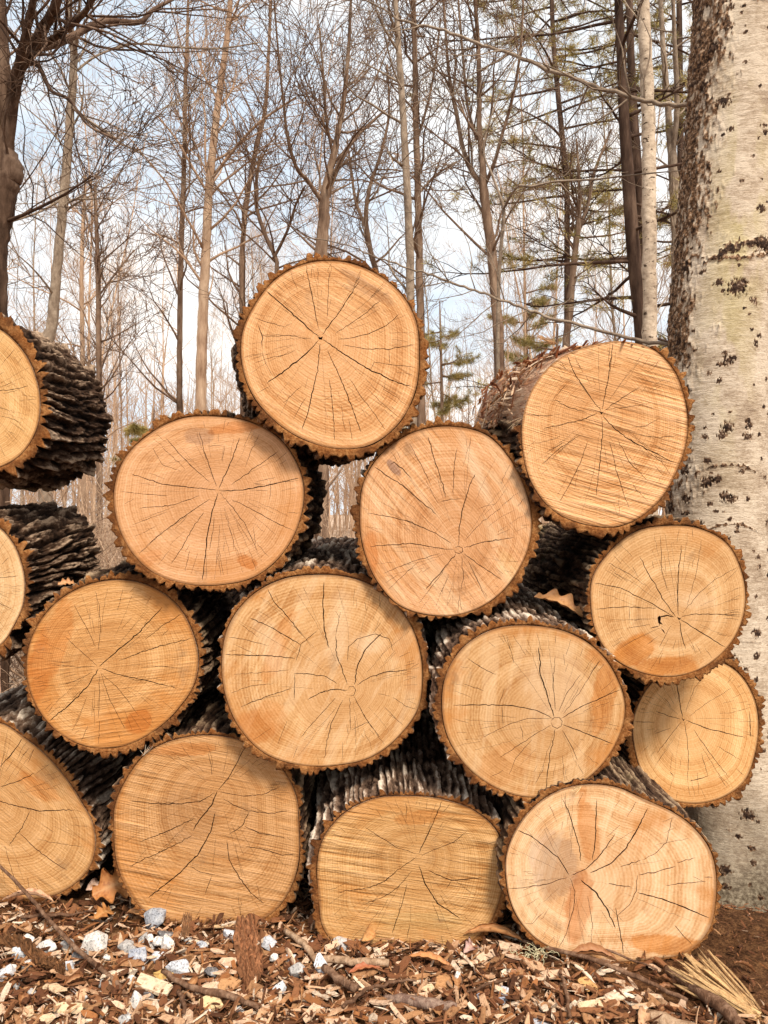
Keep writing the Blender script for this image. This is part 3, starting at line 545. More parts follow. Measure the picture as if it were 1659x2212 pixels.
def mulch():
    rn = random.Random(4); V = []; Fc = []; T = []; nv = 0
    for i in range(21000):
        y = rn.uniform(1.45, 2.42); x = rn.uniform(-.60*y, .60*y)
        dz_ = dirt_zone(x, y)
        if in_log_footprint(x, y): continue
        if dz_ and rn.random() < .55: continue
        u = rn.random(); L = .012+.046*u**2.4 if not dz_ else .006+.016*u**2; W = L*rn.choice([rn.uniform(.08, .2), rn.uniform(.2, .42)]); Th = W*rn.uniform(.12, .35)
        v, f = chip_geo(rn, L, W, Th)
        v = v@rotm(rn.gauss(0, .7), rn.gauss(0, .42), rn.uniform(0, 6.3)).T
        z = float(gz(x, y))+rn.uniform(-.004, .018)
        v += (x, y, z); V.append(v); Fc += [tuple(q+nv for q in g) for g in f]; nv += len(v)
        c = rn.choices(CHIPC, [1.6, 2.0, 2.6, 3.6, 3.6, 2.6, 2, 1.6, 1.4] if not dz_ else [.3, .3, 1, 3, 3, 4, 3, 1, 0])[0]; k = rn.uniform(.8, 1.15)
        T.append(np.tile(np.array(c)*k, (len(v), 1)))
    o = mesh('mulch', np.vstack(V), Fc, M_CHIP, None, None, False, {'tint': np.vstack(T)})
    o['kind'] = 'stuff'; tag(o, 'bed of brown and tan wood chips covering the ground before the logs', 'mulch')
mulch()
def put_chip(px, py, Lpx, Wpx, ang, c, label, name='wood_chip', cat='wood chip', group=None, th=.22, lift=.012, seed=0, tilt=0.1, L=None):
    rn = random.Random(seed+int(px*7+py)); x, y = ground_px(px, py); k = y/F
    Lm = Lpx*k; Wm = Wpx*k*1.15
    v, f = chip_geo(rn, Lm, Wm, Wm*th); v = v@rotm(rn.gauss(0, .12)+tilt, rn.gauss(0, .08), R(ang)).T
    o = mesh(name, v, f, M_CHIP, None, None, False, {'tint': np.tile(np.array(c), (len(v), 1))}, (x, y, float(gz(x, y))+lift+Wm*th*.3))
    return tag(o, label, cat, group)
PALE = (.82, .60, .38)
put_chip(335, 2137, 88, 34, -22, (.84,.66,.46), 'long pale split chip just right of the thin diagonal stick', seed=1)
put_chip(118, 2137, 52, 24, -35, PALE, 'pale oblong chip left of the thin diagonal stick near the front', seed=2)
put_chip(147, 2178, 62, 26, 2, (.86,.66,.42), 'blocky cream chip at the lower left front', seed=3)
put_chip(62, 2190, 40, 18, -62, (.80,.58,.36), 'upright cream chip left of the blocky cream chip', seed=4)
put_chip(455, 2165, 44, 34, 15, (.84,.62,.34), 'square yellowish chip with broken edges near the front centre', seed=5)
put_chip(355, 2108, 34, 28, 50, (.72,.46,.16), 'yellow splintery chip below the speckled granite stone', seed=6)
put_chip(122, 2017, 24, 12, 60, (.74,.54,.34), 'small upright tan chip above the row of white stones', seed=7)
put_chip(925, 2138, 34, 18, 55, PALE, 'pale pointed chip lying right of the centre front', seed=8)
put_chip(1325, 2160, 66, 18, 8, (.86,.70,.50), 'long whitish chip lying flat in the right front mulch', seed=9)
put_chip(1195, 2108, 46, 22, 10, (.70,.50,.34), 'pinkish flat chip below the pale green lichen', seed=10)
put_chip(960, 2118, 44, 34, 80, (.52,.27,.12), 'square brown chip standing near the curled leaf', seed=11)
put_chip(1270, 2128, 40, 26, -70, (.72,.42,.17), 'ochre splintered chip below the long thin twig', seed=12)
put_chip(490, 2128, 50, 34, 60, (.55,.30,.14), 'smooth brown wedge chip left of the rotten bark slab', seed=13)
put_chip(100, 2205, 34, 22, 12, (.78,.56,.36), 'cream chip at the very bottom left edge', seed=14)
put_chip(1275, 2180, 50, 16, 0, (.80,.60,.38), 'small cream chip lying below the long whitish chip', seed=15)
put_chip(470, 2008, 66, 9, -8, (.72,.50,.28), 'thin blond sliver in front of the brownish bottom log', seed=16)
put_chip(355, 1972, 50, 12, -28, (.70,.50,.32), 'pale strip of wood leaning on the left foot of the brownish bottom log', seed=17)
rn = random.Random(77)
for i in range(190):
    px = rn.uniform(0, 1450); py = rn.uniform(2040, 2212)
    c = CHIPC[rn.choice([0, 0, 1, 1, 8, 2, 3, 4])]; pale = c in (CHIPC[0], CHIPC[1], CHIPC[8])
    put_chip(px, py, rn.uniform(28, 70), rn.uniform(8, 20), rn.uniform(-80, 80), c, 'loose pale wood chip lying among many in the mulch' if pale else 'loose brown bark chip lying among many in the mulch',
        name='wood_chip' if pale else 'bark_chip', cat='wood chip' if pale else 'bark chip', group='loose pale wood chips' if pale else 'loose brown bark chips', seed=i, lift=rn.uniform(.004, .016), tilt=rn.gauss(0, .3))

def m_stone():
    b = NB('grey granite', .75, .3); o = b.obj(); t = b.attr('tint', True)
    n = b.noise(o, 210, 4, .8); n2 = b.noise(o, 60, 3)
    c = b.mix(b.step(n, .50, .60), t, b.mix(1, t, (.30, .30, .31), 'MULTIPLY'))
    c = b.mix(b.M('MULTIPLY', b.step(n2, .5, .65), .35), c, (.80, .79, .77))
    return b.done(c, b.bump(n, .5, .004))
M_STONE = m_stone()
def stone(px, py, wpx, hpx, c, label, seed):
    rn = random.Random(seed*13+1); x, y = ground_px(px, py); k = y/F
    import bmesh
    bm = bmesh.new(); pts = []
    for i in range(16):
        v = Vector((rn.gauss(0, 1), rn.gauss(0, 1), rn.gauss(0, 1))).normalized()*rn.uniform(.8, 1)
        bm.verts.new((v.x*wpx*k*.56, v.y*wpx*k*.42, v.z*hpx*k*.62))
    h = bmesh.ops.convex_hull(bm, input=bm.verts); bmesh.ops.delete(bm, geom=[g for g in h['geom_interior'] if isinstance(g, bmesh.types.BMVert)], context='VERTS')
    bmesh.ops.bevel(bm, geom=list(bm.edges), offset=.0011, segments=1, affect='EDGES')
    me = bpy.data.meshes.new('stone'); bm.to_mesh(me); bm.free(); me.materials.append(M_STONE)
    at = me.attributes.new('tint', 'FLOAT_COLOR', 'POINT'); at.data.foreach_set('color', np.tile(np.array([*c, 1.]), len(me.vertices)).astype(np.float32))
    o = bpy.data.objects.new('stone', me); col.objects.link(o); o.location = (x, y, float(gz(x, y))+hpx*k*.32); o.rotation_euler = (rn.uniform(-.2, .2), rn.uniform(-.2, .2), rn.uniform(-.3, .3))
    return tag(o, label, 'stone', 'grey granite stones in the mulch')
W_, G_, D_ = (.74, .70, .65), (.42, .40, .38), (.14, .13, .13)
STN = [(207,2037,52,42,W_,'large white speckled stone crossed by a fine twig'), (101,2037,46,22,W_,'flat oblong white stone, longest in the left row'), (50,2033,40,18,W_,'thin white stone at the left end of the row'),
 (145,2038,30,28,G_,'rounded light grey stone touching the thin diagonal stick'), (170,2055,30,22,D_,'dark grey stone tucked beneath the thin diagonal stick'), (338,1994,46,36,(.34,.35,.38),'speckled grey stone near the foot of the brownish log'),
 (384,1985,28,24,D_,'small charcoal stone nearest the brownish bottom log'), (314,2032,34,26,G_,'grey-green stone right of the large white stone'), (325,2044,18,32,W_,'narrow upright white stone in the middle of the gravel'),
 (274,2045,34,22,G_,'flat grey stone between the large white stone and the gravel middle'), (283,2058,28,24,G_,'grey stone below the flat grey stone'), (358,2022,34,20,D_,'dark stone lying above two white stones'),
 (346,2045,28,22,W_,'small white stone under the dark stone'), (362,2055,34,34,W_,'white stone with a pointed top right of the small white stone'), (342,2072,28,24,(.66,.67,.70),'pale round stone below the pointed white stone'),
 (298,2072,44,32,(.36,.38,.44),'bluish dark speckled stone left of the pale round stone'), (385,2100,46,38,(.58,.59,.62),'bulky speckled granite stone in the middle foreground'), (295,2168,24,36,W_,'egg-shaped white stone at the front below the thin stick end'),
 (318,2156,24,18,D_,'small dark stone beside the egg-shaped white stone'), (275,2205,36,18,G_,'grey stone cut by the bottom edge of the photo'), (495,2022,28,24,(.6,.6,.62),'grey-white stone left of the rotten bark slab top'),
 (435,2045,26,18,(.38,.4,.44),'small bluish stone centre left of the rotten bark slab'), (455,2102,30,22,D_,'charcoal stone left of the lower rotten bark slab'), (580,2045,34,26,(.62,.63,.67),'light stone just right of the rotten bark slab top'),
 (618,2072,48,18,(.70,.71,.74),'long flat white stone right of the rotten bark slab'), (640,2098,34,30,G_,'speckled grey stone below the long flat white stone'), (693,2090,26,36,(.76,.77,.8),'smooth white upright stone near the grey stick'),
 (603,2128,28,24,(.66,.67,.69),'pale stone right of the foot of the rotten bark slab'), (45,2060,34,24,(.6,.63,.66),'mottled white stone below the left end of the row'), (58,2080,26,20,W_,'little white stone beneath the mottled white stone'),
 (150,2082,30,24,(.66,.67,.7),'white stone half buried beside the big curled bark strip'), (745,2035,50,22,(.52,.48,.45),'brownish grey stone before the whitish-barked log'), (1088,2145,26,26,(.56,.58,.63),'bluish grey stone right of the front centre twigs'),
 (1085,2160,26,16,(.33,.36,.44),'dark blue-grey stone under the bluish grey stone'), (1170,2205,46,16,(.45,.46,.5),'flat grey stone at the bottom edge right of centre'), (1035,2150,18,14,(.38,.42,.5),'tiny blue-grey stone in the right centre mulch'),
 (988,2110,18,20,W_,'small white pebble beside the square brown chip'), (12,2110,36,28,(.62,.62,.63),'speckled white stone at the left photo edge')]
for i, s in enumerate(STN): stone(s[0], s[1], s[2]*1.22, s[3]*1.25, s[4], s[5], seed=i+3)
rn = random.Random(71)
for i in range(34):
    px = rn.uniform(0, 720)**1.0; s_ = rn.uniform(11, 20); stone(px, rn.uniform(2020, 2205), s_*1.3, s_, rn.choice([W_, W_, G_, (.6, .59, .57)]), 'bit of gravel smaller than the named stones, among many in the left mulch', seed=i+90)['group'] = 'small gravel in the left mulch'

def tube(paths, sides=6):
    """paths: list of [(Vector, radius)...] -> verts, faces"""
    V = []; Fc = []
    for pth in paths:
        n = len(pth); s = sides if isinstance(sides, int) else sides(pth[0][1]); b0 = len(V)
        t = (pth[1][0]-pth[0][0]).normalized(); up = Vector((.13, .97, .2)) if abs(t.y) < .8 else Vector((1, 0, .1)); u = t.cross(up).normalized()
        for i, (p, r) in enumerate(pth):
            d = (pth[min(i+1, n-1)][0]-pth[max(i-1, 0)][0]).normalized(); u = (u-d*u.dot(d)).normalized(); v = d.cross(u)
            for k in range(s):
                a = 2*math.pi*k/s; q = p+(u*math.cos(a)+v*math.sin(a))*r; V.append((q.x, q.y, q.z))
        for i in range(n-1):
            for k in range(s):
                Fc.append((b0+i*s+k, b0+i*s+(k+1) % s, b0+(i+1)*s+(k+1) % s, b0+(i+1)*s+k))
        if s > 3: Fc.append(tuple(range(b0+s-1, b0-1, -1))); Fc.append(tuple(range(b0+(n-1)*s, b0+n*s)))
    return V, Fc
def m_twig(name, a, b2, c3, sc_=40, streak=.25, spots=0):
    b = NB(name, .9, .1); o = b.obj(); n = b.noise(b.mp(o, scale=(1, 1, streak)), sc_, 5, .65); n2 = b.noise(o, sc_*.12, 3)
    c = b.ramp(b.M('ADD', b.M('MULTIPLY', n, .6), b.M('MULTIPLY', n2, .4)), [(.35, a), (.5, b2), (.66, c3)])
    if spots:
        sp = b.step(b.noise(b.mp(o, scale=(1, 1, 1.6)), spots, 3, .6), .60, .66); c = b.mix(sp, c, (.07, .045, .03))
    return b.done(c, b.bump(n, .8, .02))
M_STICK = m_twig('stick bark', (.06, .03, .018), (.16, .085, .05), (.32, .20, .13), 60)
M_STICKP = m_twig('pale dry stick', (.16, .09, .05), (.36, .23, .14), (.56, .40, .27), 60)
def stick(pts, label, mat=M_STICK, name='stick', cat='stick', knots=True, seed=0):
    """pts: (px, py, width px, lift m)"""
    rn = random.Random(seed+3); P = []
    for (px, py, wd, lf) in pts:
        x, y = ground_px(px, py); z = float(gz(x, y))+lf+wd*y/F*.5
        if lf > 0: q = P3(px, py, y); 
        P.append((Vector((x, y, z)), wd*y/F*.5))
    out = []
    for (a, ra), (b, rb) in zip(P, P[1:]):
        n = 5
        for i in range(n): t = i/n; out.append((a.lerp(b, t)+Vector((rn.gauss(0, .0015), rn.gauss(0, .0015), rn.gauss(0, .0012))), (ra+(rb-ra)*t)*rn.uniform(.88, 1.14)))
    out.append(P[-1]); base = P[0][0].copy()
    V, Fc = tube([[(p-base, r) for p, r in out]], 8)
    o = mesh(name, V, Fc, mat, None, None, True, None, base); return tag(o, label, cat)
def free_stick(pts3, label, mat=M_STICK, name='stick', cat='stick'):
    base = pts3[0][0].copy(); V, Fc = tube([[(p-base, r) for p, r in pts3]], 7); return tag(mesh(name, V, Fc, mat, None, None, True, None, base), label, cat)
# the thin stick leaning on the bottom left log
free_stick([(P3(-12,1860,2.15),.0035),(P3(30,1900,2.12),.0045),(P3(75,1950,2.08),.005),(P3(110,1992,2.03),.0052),(P3(165,2050,1.93),.006),(P3(220,2095,1.86),.0058),(P3(255,2125,1.80),.0054),(P3(283,2168,1.745),.005)], 'thin dark stick leaning on the bottom left log and reaching forward', M_STICK)
stick([(45,1995,7,.02),(110,1988,8,.022),(160,1982,5,.022),(205,1970,4,.018)], 'short dark twig crossing the thin diagonal stick', seed=1)
stick([(618,2025,10,.015),(655,2062,14,.018),(690,2090,12,.012)], 'grey crooked stick before the whitish-barked log', M_STICKP, seed=2)
stick([(690,2080,14,.014),(760,2090,16,.016),(840,2092,15,.014)], 'pale dry stick lying level under the whitish-barked log', M_STICKP, seed=3)
stick([(700,2105,16,.02),(740,2132,18,.02),(770,2150,18,.014)], 'stout dark brown stick end pointing at the grey crooked stick', seed=4)
stick([(350,2110,12,.012),(420,2150,12,.018),(490,2160,15,.02),(560,2185,10,.012)], 'curved brown stick crossing the front centre mulch', seed=5)
stick([(1130,2050,8,.02),(1200,2070,9,.026),(1280,2098,10,.028),(1380,2135,10,.03),(1485,2178,9,.02)], 'long straight dark twig running to the lower right', seed=6)
stick([(1150,2042,5,.03),(1250,2058,6,.034),(1340,2078,5,.034),(1420,2112,4,.026)], 'thin reddish twig just above the long straight dark twig', seed=7)
stick([(1440,2105,16,.012),(1500,2152,24,.014),(1560,2200,27,.014),(1600,2240,27,.012)], 'thick smooth grey-brown branch at the lower right corner', M_STICK, seed=8)
stick([(1010,2150,6,.02),(1060,2135,6,.024),(1130,2122,5,.02)], 'small forked-looking twig in front of the curled leaf', seed=9)
stick([(830,2162,15,.004),(875,2172,22,.004),(930,2181,24,.002),(985,2188,20,.004)], 'knobbly dead branch piece half sunk at the front centre', m_twig('scaly dead bark', (.07,.04,.03), (.2,.12,.09), (.4,.28,.21), 90), seed=10)
stick([(1210,2105,7,.02),(1222,2150,8,.02),(1232,2212,8,.018)], 'dark twig pointing towards the camera at the right front', seed=11)
stick([(740,2190,8,.02),(790,2160,8,.024),(850,2135,7,.02),(900,2130,4,.018)], 'thin twig rising right beside the knobbly dead branch', seed=12)
stick([(1400,2190,34,-.012),(1460,2212,38,-.012),(1530,2240,34,-.012)], 'lichen-pale birch branch stub at the bottom edge', M_STICKP, seed=13)
stick([(400,2200,9,.02),(395,2170,9,.02),(385,2148,7,.02)], 'short brown twig standing toward the camera beside the square chip', seed=14)
# rotten bark slab
def slab(pts, label, c, name='bark_slab', cat='bark slab', mat=None, curl=.0, lift=.02):
    rn = random.Random(int(pts[0][0])); V = []; n = len(pts); m = 14; T = []
    dense = []
    for (a, b) in zip(pts, pts[1:]):
        for i in range(14): t = i/14; dense.append(tuple(a[k]+(b[k]-a[k])*t for k in range(3)))
    dense.append(pts[-1]); n = len(dense)
    for s_ in (0, 1):
        for i, (px, py, wd) in enumerate(dense):
            for j in range(m):
                u = j/(m-1)-.5; ex = u*wd*(1+rn.uniform(-.07, .07)); x, y = ground_px(px+ex, py)
                z = float(gz(*ground_px(px, py)))+lift+curl*(4*u*u)+(.020*rn.random()*(1 if j % 3 else .3)-.008 if s_ == 0 else -.014); T.append(np.array(c)*rn.choice([.55, .8, 1, 1.25, 1.6]))
                V.append((x, y+(rn.uniform(-.003, .003)), z)); 
    Fc = gridfaces(m, n, False, 0); g2 = gridfaces(m, n, False, m*n); Fc += [tuple(reversed(f)) for f in g2]
    N = m*n
    for i in range(n-1): Fc.append((i*m, (i+1)*m, N+(i+1)*m, N+i*m)); Fc.append((i*m+m-1, N+i*m+m-1, N+(i+1)*m+m-1, (i+1)*m+m-1))
    for j in range(m-1): Fc.append((j, N+j, N+j+1, j+1)); Fc.append(((n-1)*m+j, (n-1)*m+j+1, N+(n-1)*m+j+1, N+(n-1)*m+j))
    base = np.array(V[0]); V = np.array(V)-base
    o = mesh(name, V, Fc, mat or M_CHIP, None, None, False, {'tint': np.array(T), 'h': np.random.RandomState(3).rand(len(V))*.8}, tuple(base))
    return tag(o, label, cat)
slab([(530,2002,36),(532,2040,56),(540,2080,54),(545,2105,46),(535,2128,16)], 'large crumbling reddish slab of rotten bark standing out of the mulch', (.30,.13,.06), lift=.028)
slab([(405,1985,18),(403,2005,22),(400,2028,14)], 'small upright piece of brown bark right of the speckled grey stone', (.34,.18,.09), lift=.02)
slab([(-5,2045,44),(50,2060,30),(95,2085,26),(135,2105,14)], 'curled dark brown bark strip at the left photo edge', (.17,.075,.03), curl=.012, lift=.03)
slab([(1010,2020,10),(1060,2030,14),(1100,2045,10)], 'thin brown bark sliver between the whitish-barked log and the palest log', (.28,.13,.05), lift=.01)

def m_leaf():
    b = NB('dead leaf', .55, .35); o = b.obj(); t = b.attr('tint', True)
    n = b.noise(o, 60, 5, .7); c = b.mix(b.step(n, .45, .7), t, b.mix(1, t, (.55, .42, .35), 'MULTIPLY'))
    c = b.mix(b.M('MULTIPLY', b.attr('vein'), .4), c, (.55, .33, .15)); return b.done(c, b.bump(n, .5, .004))
M_LEAF = m_leaf()
def leaf(loc, L, Wd, rot, c, label, kind='beech', curl=.5, roll=0., name='dead_leaf', group=None):
    n = 22; m = 11; V = []; T = []; vein = []
    for i in range(n):
        t = i/(n-1)
        if kind == 'beech': wv = math.sin(math.pi*min(1, t*.98+.01))**.75*(1-.25*t)*(1+.02*math.sin(t*60))
        else: wv = (.25+.75*math.sin(math.pi*t)**.7)*(1+.42*math.cos(t*math.pi*2*3.2))*.8 if 0 < t < 1 else .03
        for j in range(m):
            u = j/(m-1)*2-1; x = (t-.5)*L; a = u*curl*1.6
            y = Wd*.5*wv*(math.sin(a)/max(curl*1.6, .01)); z = Wd*.5*wv*(1-math.cos(a))/max(curl*1.6, .01)+.12*L*math.sin(t*3+roll)+.0015*math.sin(t*30)*abs(u)
            V.append((x, y, z)); T.append(c); vein.append(1. if abs(u) < .05 else (.5 if (t*11+abs(u)*1.5) % 1 < .18 else 0))
    V = np.array(V)@rotm(*[R(q) for q in rot]).T
    Fc = gridfaces(m, n, False); V2 = V+np.array([0, 0, .0006])
    N = len(V); rim = [j for j in range(m)]+[i*m+m-1 for i in range(1, n)]+[(n-1)*m+j for j in range(m-2, -1, -1)]+[i*m for i in range(n-2, 0, -1)]
    Fc2 = [tuple(reversed([q+N for q in f])) for f in Fc]+[(rim[i], rim[(i+1) % len(rim)], rim[(i+1) % len(rim)]+N, rim[i]+N) for i in range(len(rim))]
    o = mesh(name, np.vstack([V, V2]), Fc+Fc2, M_LEAF, None, None, True, {'tint': np.array(T+T), 'vein': vein+vein}, loc)
    return tag(o, label, 'leaf', group)
def gl(px, py, up=.02): x, y = ground_px(px, py); return (x, y, float(gz(x, y))+up)
leaf(gl(1068,2042,.03), .155, .05, (0,4,-8), (.50,.24,.09), 'rolled tan beech leaf between the two right bottom logs', curl=1.2)
leaf(gl(60,1965,.03), .15, .05, (-15,0,-4), (.60,.36,.22), 'ribbed coppery leaf under the bottom left log', curl=.9)
leaf(gl(250,1950,.06), .13, .11, (50,-10,30), (.42,.17,.05), 'large russet oak leaf left of the brownish bottom log', kind='oak', curl=.5)
leaf(gl(222,1985,.03), .07, .05, (30,10,70), (.46,.20,.06), 'small rust brown leaf below the large russet oak leaf', kind='oak', curl=.5)
leaf(P3(1205,1312,2.08), .14, .08, (20,20,-25), (.50,.25,.10), 'curled oak leaf caught between stacked logs on the right', kind='oak', curl=.6)
leaf(gl(930,2080,.015), .12, .03, (10,2,-22), (.52,.24,.09), 'long narrow orange brown leaf before the whitish-barked log', curl=.9)
leaf(gl(1280,2085,.02), .12, .06, (0,0,-10), (.34,.15,.06), 'arched dark brown leaf under the palest log', curl=1.0)
leaf(gl(1012,2058,.02), .06, .045, (30,10,60), (.50,.33,.30), 'crumpled mauve leaf at the stem of the rolled tan leaf', kind='oak', curl=.9)
leaf(gl(765,2010,.02), .09, .05, (20,0,40), (.40,.19,.08), 'brown leaf curled at the left foot of the whitish-barked log', curl=.9)
leaf(gl(790,2100,.012), .085, .035, (0,0,10), (.34,.10,.04), 'dark red leaf lying in front of the whitish-barked log', curl=.7)
leaf(gl(790,2040,.03), .07, .05, (60,0,75), (.50,.26,.10), 'upright tan leaf standing before the whitish-barked log', curl=.8)
leaf(gl(198,1935,.05), .06, .035, (60,0,80), (.55,.38,.30), 'pinkish leaf standing in the dark gap at left', curl=.5)
leaf(gl(300,1985,.02), .09, .045, (10,0,-30), (.48,.24,.10), 'folded leaf at the left foot of the brownish bottom log', curl=.8)
leaf(P3(143,1262,2.12), .045, .03, (40,0,40), (.50,.24,.10), 'scrap of orange leaf on the bark above the orange stained log', kind='oak', curl=.6)
rn = random.Random(31)
for i in range(46):
    px, py = rn.uniform(0, 1659), rn.uniform(1995, 2205)
    x, y = ground_px(px, py)
    if in_log_footprint(x, y-.04): continue
    leaf(gl(px, py, .012), rn.uniform(.03, .065), rn.uniform(.018, .035), (rn.uniform(-40, 40), rn.uniform(-25, 25), rn.uniform(0, 360)), rn.choice([(.36,.17,.07),(.28,.12,.05),(.46,.28,.16),(.22,.09,.04)]),
         'small curled brown leaf scrap lost in the mulch', kind=rn.choice(['beech', 'oak']), curl=rn.uniform(.4, 1.3), group='small leaf scraps in the mulch')
# splinter bundle, lichen, chips caught on the pile
def splinters(base, n, L, spread, dirv, label, c, seed, name='splintered_wood'):
    rn = random.Random(seed); V = []; Fc = []; T = []; nv = 0
    for i in range(n):
        v, f = chip_geo(rn, L*rn.uniform(.5, 1), L*.024*rn.uniform(.4, 1.8), L*.02)
        v[:, 0] += L*.45
        v = v@rotm(rn.uniform(-1, 1), dirv[0]+rn.gauss(0, spread*.5), dirv[1]+rn.gauss(0, spread)).T+np.array([rn.gauss(0, L*.04), rn.gauss(0, L*.04), rn.uniform(0, L*.06)])
        V.append(v); Fc += [tuple(q+nv for q in g) for g in f]; nv += len(v); T.append(np.tile(np.array(c)*rn.uniform(.6, 1.15), (len(v), 1)))
    return tag(mesh(name, np.vstack(V), Fc, M_CHIP, None, None, False, {'tint': np.vstack(T)}, base), label, 'splintered wood')
splinters(gl(1640,2205,.005), 60, .20, .22, (-.18, R(125)), 'fan of yellow splintered wood in the lower right corner', (.66,.42,.20), 5)
splinters(P3(1128,902,1.96), 5, .05, .3, (.5, R(140)), 'pale splinter hanging at the left rim of the bark-stripped log', (.85,.62,.38), 6)
splinters(P3(1256,1700,1.90), 9, .035, .5, (.2, R(160)), 'small block of chips stuck under the log with orange right rim', (.86,.66,.36), 7)
splinters(P3(1200,745,2.2), 16, .07, .45, (-.5, R(150)), 'tuft of torn fibres standing on the bark-stripped log', (.62,.36,.18), 8)
splinters(P3(310,1632,2.06), 5, .035, .6, (-.4, R(60)), 'white splinter under the orange stained log', (.88,.74,.56), 9)
def torn_fibres(e):
    rn = random.Random(17); V = []; Fc = []; T = []; nv = 0
    for i in range(330):
        a = R(rn.uniform(70, 176)); s_ = rn.uniform(.02, .52) if rn.random() < .6 else rn.uniform(.1, .34); L = rn.uniform(.02, .10); v, f = chip_geo(rn, L, L*rn.uniform(.05, .16), .0025)
        v = v@rotm(rn.gauss(0, .3), rn.gauss(0, .16), 0).T; v = v[:, [1, 0, 2]]            # along the log
        r_ = .2305+.006*rn.random(); n_ = np.array([math.cos(a), 0, math.sin(a)]); t_ = np.array([-math.sin(a), 0, math.cos(a)])
        if rn.random() < .3: v = v@rotm(0, 0, rn.gauss(0, .7)).T
        p = v[:, 0:1]*t_+v[:, 1:2]*np.array([0, 1, 0])+v[:, 2:3]*n_+n_*(r_+.001)+np.array([-.10*s_, s_, .10*s_]); V.append(p); Fc += [tuple(q+nv for q in g) for g in f]; nv += len(v)
        T.append(np.tile(np.array(rn.choice([(.62, .33, .16), (.70, .46, .29), (.42, .17, .08), (.80, .60, .42), (.28, .12, .07)])), (len(v), 1)))
    mesh('torn_fibres', np.vstack(V), Fc, M_CHIP, e, None, False, {'tint': np.vstack(T)})
torn_fibres(BARE)
def lichen():
    rn = random.Random(8); paths = []
    for i in range(46):
        p = Vector((rn.gauss(0, .018), rn.gauss(0, .01), rn.uniform(.0, .018))); d = Vector((rn.gauss(0, 1), rn.gauss(0, 1), rn.gauss(0, .6))).normalized(); q = []
        for k in range(8): q.append((p.copy(), .0007)); d = (d+Vector((rn.gauss(0, .6), rn.gauss(0, .6), rn.gauss(0, .6)))).normalized(); p = p+d*.005
        paths.append(q)
    V, Fc = tube(paths, 4); b = NB('pale green lichen', .9, .1)
    tag(mesh('lichen_tuft', V, Fc, b.done((.60, .54, .34)), None, None, True, None, gl(1150, 2072, .012)), 'stringy pale green lichen tuft below the palest log', 'lichen')
lichen()

# ------------------------------------------------------------------ trees
M_T1 = m_twig('brown tree bark', (.075, .042, .027), (.185, .115, .075), (.36, .25, .17), 16)
M_T2 = m_twig('grey tree bark', (.13, .090, .064), (.27, .20, .142), (.44, .345, .255), 22, .6)
M_T3 = m_twig('pale tree bark', (.26, .19, .135), (.50, .39, .285), (.70, .57, .43), 14, 1.2, 16)
M_T4 = m_twig('dark tree bark', (.025, .014, .010), (.065, .038, .026), (.15, .095, .065), 14)
M_T5 = m_twig('beige twig bark', (.24, .14, .085), (.46, .305, .20), (.66, .48, .33), 16)
def sidesf(r): return 9 if r > .05 else (6 if r > .015 else (4 if r > .006 else 3))
class Tree:
    def __init__(s, seed): s.rn = random.Random(seed); s.tr = []; s.br = []
    def grow(s, p, d, L, r, lev, maxlev, seg=7, dens=1., up=.12, wig=.16, rmin=.0035, out=None):
        rn = s.rn; n = max(4, int(seg if lev else seg*1.6)); pts = []; q = p.copy(); d = d.normalized()
        for i in range(n+1):
            t = i/n; pts.append((q.copy(), max(rmin*.55, r*(1-.88*t))))
            d = (d+Vector((rn.gauss(0, wig), rn.gauss(0, wig), rn.gauss(0, wig*.7)+up*.35))).normalized(); q = q+d*(L/n)
        s.br.append(pts)
        if lev >= maxlev: return
        k = int((2.5+lev*.9)*dens*rn.uniform(.7, 1.3)+.5)
        for j in range(k):
            t = rn.uniform(.18, 1); i = min(n-1, int(t*n)); b, rb = pts[i]; dd = (pts[i+1][0]-b).normalized()
            ax = dd.cross(Vector((rn.gauss(0, 1), rn.gauss(0, 1), rn.gauss(0, 1)))).normalized(); a = rn.uniform(.45, 1.05)
            nd = dd*math.cos(a)+ax*math.sin(a); nd.z += up
            s.grow(b, nd, L*rn.uniform(.38, .66)*(1-.45*t+.15), max(rmin*.7, rb*rn.uniform(.34, .6)), lev+1, maxlev, max(4, seg-1), dens, up, wig*1.1, rmin)
    def sprout(s, path, k, Lr, maxlev, t0=0., dens=1., up=.12, rmin=.004, rk=.45, ang=(.5, 1.2), dirb=None):
        rn = s.rn; n = len(path)
        for j in range(k):
            t = rn.uniform(t0, 1); f = t*(n-1); i = min(n-2, int(f)); b = path[i][0].lerp(path[i+1][0], f-i); rb = path[i][1]
            dd = (path[i+1][0]-path[i][0]).normalized(); ax = dd.cross(Vector((rn.gauss(0, 1), rn.gauss(0, 1), rn.gauss(0, .6)))).normalized(); a = rn.uniform(*ang)
            nd = dd*math.cos(a)+ax*math.sin(a)
            if dirb is not None: nd = nd+dirb
            s.grow(b, nd, rn.uniform(*Lr), max(rmin, min(rb*rk, Lr[1]*.0085)), 1, maxlev, 7, dens, up, .17, rmin)
def smooth_path(P, n=6):
    out = []; m = len(P)
    for i in range(m-1):
        p0, p1, p2, p3 = P[max(i-1, 0)], P[i], P[i+1], P[min(i+2, m-1)]
        for k in range(n):
            t = k/n; t2, t3 = t*t, t*t*t
            q = (p1[0]*2+(p2[0]-p0[0])*t+(p0[0]*2-p1[0]*5+p2[0]*4-p3[0])*t2+(p1[0]*3-p0[0]-p2[0]*3+p3[0])*t3)*.5
            out.append((q, p1[1]+(p2[1]-p1[1])*t))
    out.append(P[-1]); return out
